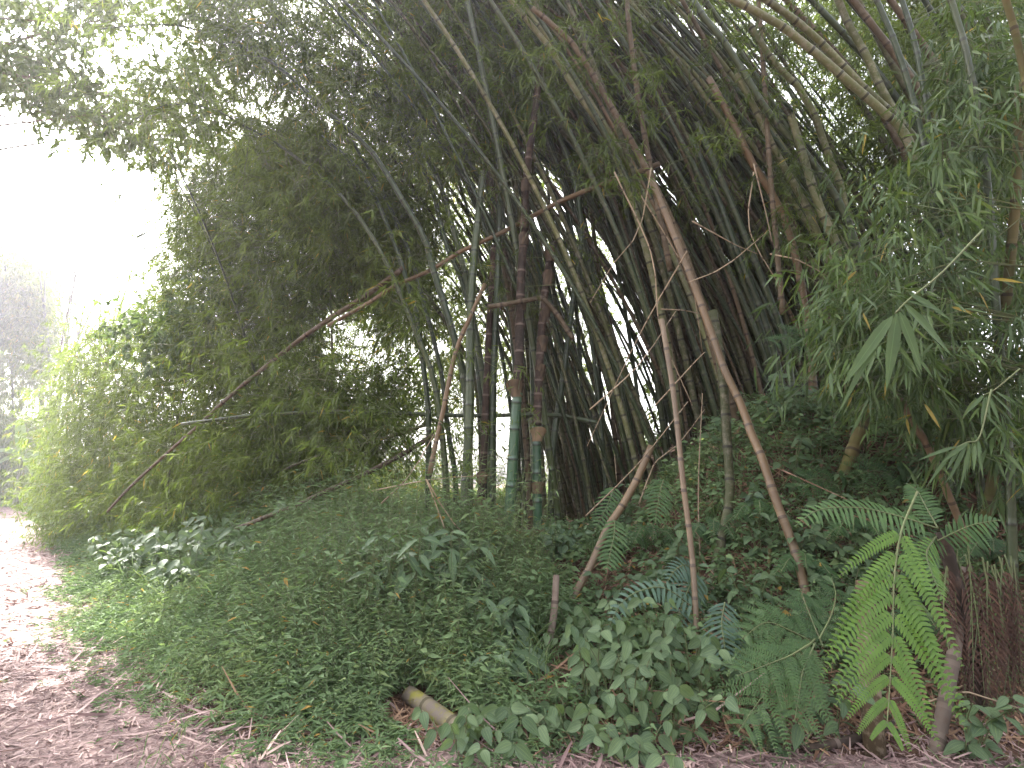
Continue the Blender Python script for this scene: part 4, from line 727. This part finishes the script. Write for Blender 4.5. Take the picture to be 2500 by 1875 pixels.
SG = [(770, 1340, .7, 'grey-green vine shrub over the end of the reddish tan culm'), (450, 1460, .8, 'grey-green heart-leaved shrub left of the fallen culms'), (540, 1390, .8, 'grey-green shrub crowding below the broken culm end'), (380, 1400, .7, 'grey-green shrub under the lower end of the slanting culm'), (640, 1400, .6, 'grey-green leafy shrub on the weed slope'), (300, 1400, .7, 'leafy shrub at the foot of the feathery bamboo'), (700, 1300, .6, 'grey-green shrub climbing the reddish tan culm')]
for u, v, h, lab in SG: plant(lab, G(u, v + 20), h, .5, 12, 5, .15, .085, M_GREY, OVATE, 'grey_shrub', 'shrub', droop=.3)
C = sample_region([(280, 800), (420, 700), (560, 640), (640, 700), (560, 860), (420, 900), (330, 900)], 40, lambda u, v: rng.uniform(10.2, 11.5, len(u)))
o = empty('climbing_vine', P(np.array([400.]), np.array([1300.]), np.array([10.5]))[0]); tag(o, 'broad-leaved vine draped over the top of the feathery bamboo', 'vine'); a, b = MB(), MB()
clump(a, b, C, .5, 6, 5, .15, .1, .4 * rng.random(len(C))); tube(b, catmull(P(np.array([400., 420, 460, 500]), np.array([1300., 1100, 900, 780]), np.array([10.5] * 4)), 16), .015, None, 5); a.build('foliage', M_GREY, o); b.build('stem', C_STEM, o)

# banana plant and sunlit bank at the end of the path
bb = P(np.array([40.]), np.array([1215.]), np.array([33.]))[0]; bb[2] = float(height(bb[0], bb[1]))
o = empty('banana_plant', bb); tag(o, 'young banana plant with pale drooping leaves at the end of the path', 'banana plant'); mb = MB(); tube(mb, catmull([bb, bb + [0, 0, 1.6], bb + [.05, 0, 2.9]], 12), np.linspace(.14, .07, 12), None, 8); mb.build('stem', C_STEM, o)
BT = leaf_tmpl([(0, .1), (.15, .7), (.4, 1), (.75, .9), (.95, .4), (1, 0)], 1, .2)
for dx, dz, l, dr in ((-.9, .5, 2.3, .5), (.95, .35, 2.1, .55), (.05, 1.4, 2.2, .05), (.7, -.1, 1.9, .6), (-.6, -.1, 1.9, .6), (.35, .9, 1.6, .3)):
    m2 = MB(); add_leaves(m2, (bb + [.05, 0, 2.8])[None], np.array([[dx, -.35, dz]]), np.array([[.1, -.5, 1.0]]), l, .55, .6, BT, dr); m2.build('leaf', M_BANANA, o)

# ------------------------------------------------------------------ ground cover
def weeds(mb, x, y, hgt, nl, L, W, tb, lift=0.0):
    n = len(x); z = np.maximum(height(x, y), 0); base = np.stack([x, y, z], -1); hh = hgt * rng.uniform(.5, 1.15, n)
    ln = rng.normal(size=(n, 2)) * .28; top = base + np.stack([ln[:, 0] * hh, (ln[:, 1] - .15) * hh, hh], -1)
    f = np.tile(np.linspace(.35, 1, nl), n); pos = np.repeat(base, nl, 0) * (1 - f[:, None]) + np.repeat(top, nl, 0) * f[:, None]
    an = np.repeat(rng.random(n) * 6.28, nl) + np.tile(np.arange(nl) * 2.4, n); el = rng.normal(size=n * nl) * .3 + .1
    d = np.stack([np.cos(an), np.sin(an), el], -1); up = unit(np.array([0, -.4, .9]) + rdir(n * nl) * .7); l = L * rng.uniform(.6, 1.2, n * nl)
    ti = np.clip(np.repeat(np.broadcast_to(tb, (n,)), nl) + rng.normal(size=n * nl) * .13, 0, .95); ti = np.where(rng.random(n * nl) < .012, 1, ti)
    add_leaves(mb, pos, d, up, l, W * l / L, ti, DIA, .25)
    twigs(mb, base, top, .0025, .0012, mi=1)
def patchy(x, y, s=1.0): return .5 + .5 * np.sin(1.9 * s * x + 1.3 * np.sin(1.1 * s * y)) * np.sin(1.6 * s * y + 1.7 * np.sin(.9 * s * x))
mb = MB()
def field(n, xr, yr, d0, d1, hf, nl, L, W, right=9.0):
    x = rng.uniform(*xr, n); y = rng.uniform(*yr, n); d = edge_d(x, y); q = x / y
    keep = (d > d0 - .05 + .26 * rng.normal(size=n) * np.where(y < 9, 1, .4)) & (d < d1) & (np.abs(q) < 1.0) & (x < right + rng.normal(size=n) * .25) & (rng.random(n) < .35 + .9 * patchy(x, y))
    for ex in EXCL: keep &= np.hypot(x - ex[0], y - ex[1]) > ex[2]
    x, y, d = x[keep], y[keep], d[keep]; hh = hf(d) * (.6 + .7 * patchy(x + 3, y, .7)); weeds(mb, x, y, hh, nl, L, W, .15 + .55 * patchy(x * 1.3 + 5, y * 1.3))
hf = lambda d: np.interp(d, [0, .3, 1.2, 3], [.08, .26, .6, .75])
field(27000, (-5.2, 0.4), (3.2, 7.5), .0, 2.9, lambda d: hf(d) * np.interp(d, [0, 2, 3], [.95, .75, .55]), 9, .048, .0105, .15)
field(5200, (-5.2, 0.2), (3.2, 7.5), .3, 2.6, lambda d: hf(d) * 1.45, 10, .075, .012, .15)
field(2600, (-4.5, 0.2), (3.4, 7.0), .3, 2.6, lambda d: hf(d) * 1.0, 8, .09, .034, .15)
field(6500, (-1.9, .5), (3.6, 6.0), .2, 2.6, lambda d: np.interp(d, [0, .4, 1.2, 2.6], [.08, .22, .34, .2]), 9, .10, .017, .3)
field(16000, (-9, -1.6), (6, 10), .0, 3.2, hf, 9, .066, .015, -1.3)
field(3400, (-9, -1.6), (6, 10), .3, 3.2, lambda d: hf(d) * 1.5, 10, .11, .022, -1.3)
field(14000, (-16, -5), (8, 18), -.1, 3.0, hf, 8, .11, .026)
field(9000, (-32, -12), (16, 36), -.2, 3.0, lambda d: hf(d) * 1.3, 8, .2, .05)
field(5000, (-1.5, 4.2), (3.0, 5.2), .1, 1.2, lambda d: np.interp(d, [0, .4, 1.2], [.04, .09, .16]), 7, .05, .013)
field(4500, (0.3, 5.4), (3.6, 7.5), .4, 5.0, lambda d: .16 + 0 * d, 7, .06, .019)
field(2200, (0.3, 5.4), (3.8, 7.5), .6, 4.5, lambda d: .3 + 0 * d, 8, .085, .04)
field(5000, (-5, -1.4), (7, 11), 2.8, 9, lambda d: .3 + 0 * d, 8, .085, .02)
field(9000, (-16, 6), (11, 24), 2.8, 16, lambda d: .4 + 0 * d, 8, .15, .04)
tag(mb.build('ground_cover', [M_WEED, C_STEM]), 'dense low weeds with small lance-shaped leaves covering the slope', 'weeds', kind='stuff')
mb = MB()
for (n, xr, yr, hi, d0, d1) in ((5200, (-5, .3), (3.9, 7), .5, .5, 3), (4200, (-12, -2), (6, 15), .75, .4, 3), (1200, (.2, 4.5), (4, 7), .35, .4, 3)):
    x = rng.uniform(*xr, n); y = rng.uniform(*yr, n); d = edge_d(x, y); k = (d > d0) & (d < d1) & (patchy(x * 1.7, y * 1.7) > .35) & (np.abs(x / y) < .95); x, y = x[k], y[k]; n = len(x)
    x = np.repeat(x, 4) + rng.normal(size=4 * n) * .03; y = np.repeat(y, 4) + rng.normal(size=4 * n) * .03; ln = hi * rng.uniform(.5, 1.1, 4 * n)
    add_leaves(mb, np.stack([x, y, height(x, y)], -1), unit(rdir(4 * n) * .5 + [0, -.1, .9]), rdir(4 * n) + [0, -1, 0], ln, .011, .2 + .7 * rng.random(4 * n), LANCE, rng.uniform(.25, .8, 4 * n))
tag(mb.build('tall_grass', M_WEED), 'shaggy arching grass blades rising through the low weeds', 'grass', kind='stuff')
# verge beyond the far end of the path
mb = MB(); n = 3000; x = rng.uniform(-48, -24, n); y = rng.uniform(31, 44, n); d = edge_d(x, y); k = (d > .3) & (d < 7); weeds(mb, x[k], y[k], .9, 9, .4, .08, .7)
tag(mb.build('verge_grass', [M_WEED, C_STEM]), 'bright grassy verge at the end of the path', 'grass', kind='stuff')
# grass blades poking out of the litter at the verge
mb = MB(); n = 700; x = rng.uniform(-2.2, 3.4, n); y = rng.uniform(3.0, 4.1, n); z = np.maximum(height(x, y), 0)
add_leaves(mb, np.stack([x, y, z], -1), unit(rdir(n) * .6 + [0, 0, .9]), rdir(n) + [0, -1, 0], rng.uniform(.06, .2, n), .006, rng.random(n), STRIP, .35)
tag(mb.build('verge_blades', M_WEED), 'thin grass blades growing in the litter along the verge', 'grass', kind='stuff')

# ------------------------------------------------------------------ thin air volume added to imitate the veil of lens glare
bm_v = np.array([(x, y, z) for z in (-9.0, 26.0) for y in (-40.0, 75.0) for x in (-70.0, 40.0)])
mb = MB(); mb.add(bm_v, [(0, 2, 3, 1), (4, 5, 7, 6), (0, 1, 5, 4), (2, 6, 7, 3), (0, 4, 6, 2), (1, 3, 7, 5)])
m, nt, out = newmat('glare_veil'); pv = nt.nodes.new('ShaderNodeVolumePrincipled'); pv.inputs['Color'].default_value = (0.93, 0.91, 1.0, 1); pv.inputs['Density'].default_value = 0.0013; pv.inputs['Anisotropy'].default_value = 0.6
nt.links.new(pv.outputs[0], out.inputs['Volume'])
tag(mb.build('veil', m, smooth=False), 'thin bright haze of air added to imitate lens glare', 'veil', kind='stuff')
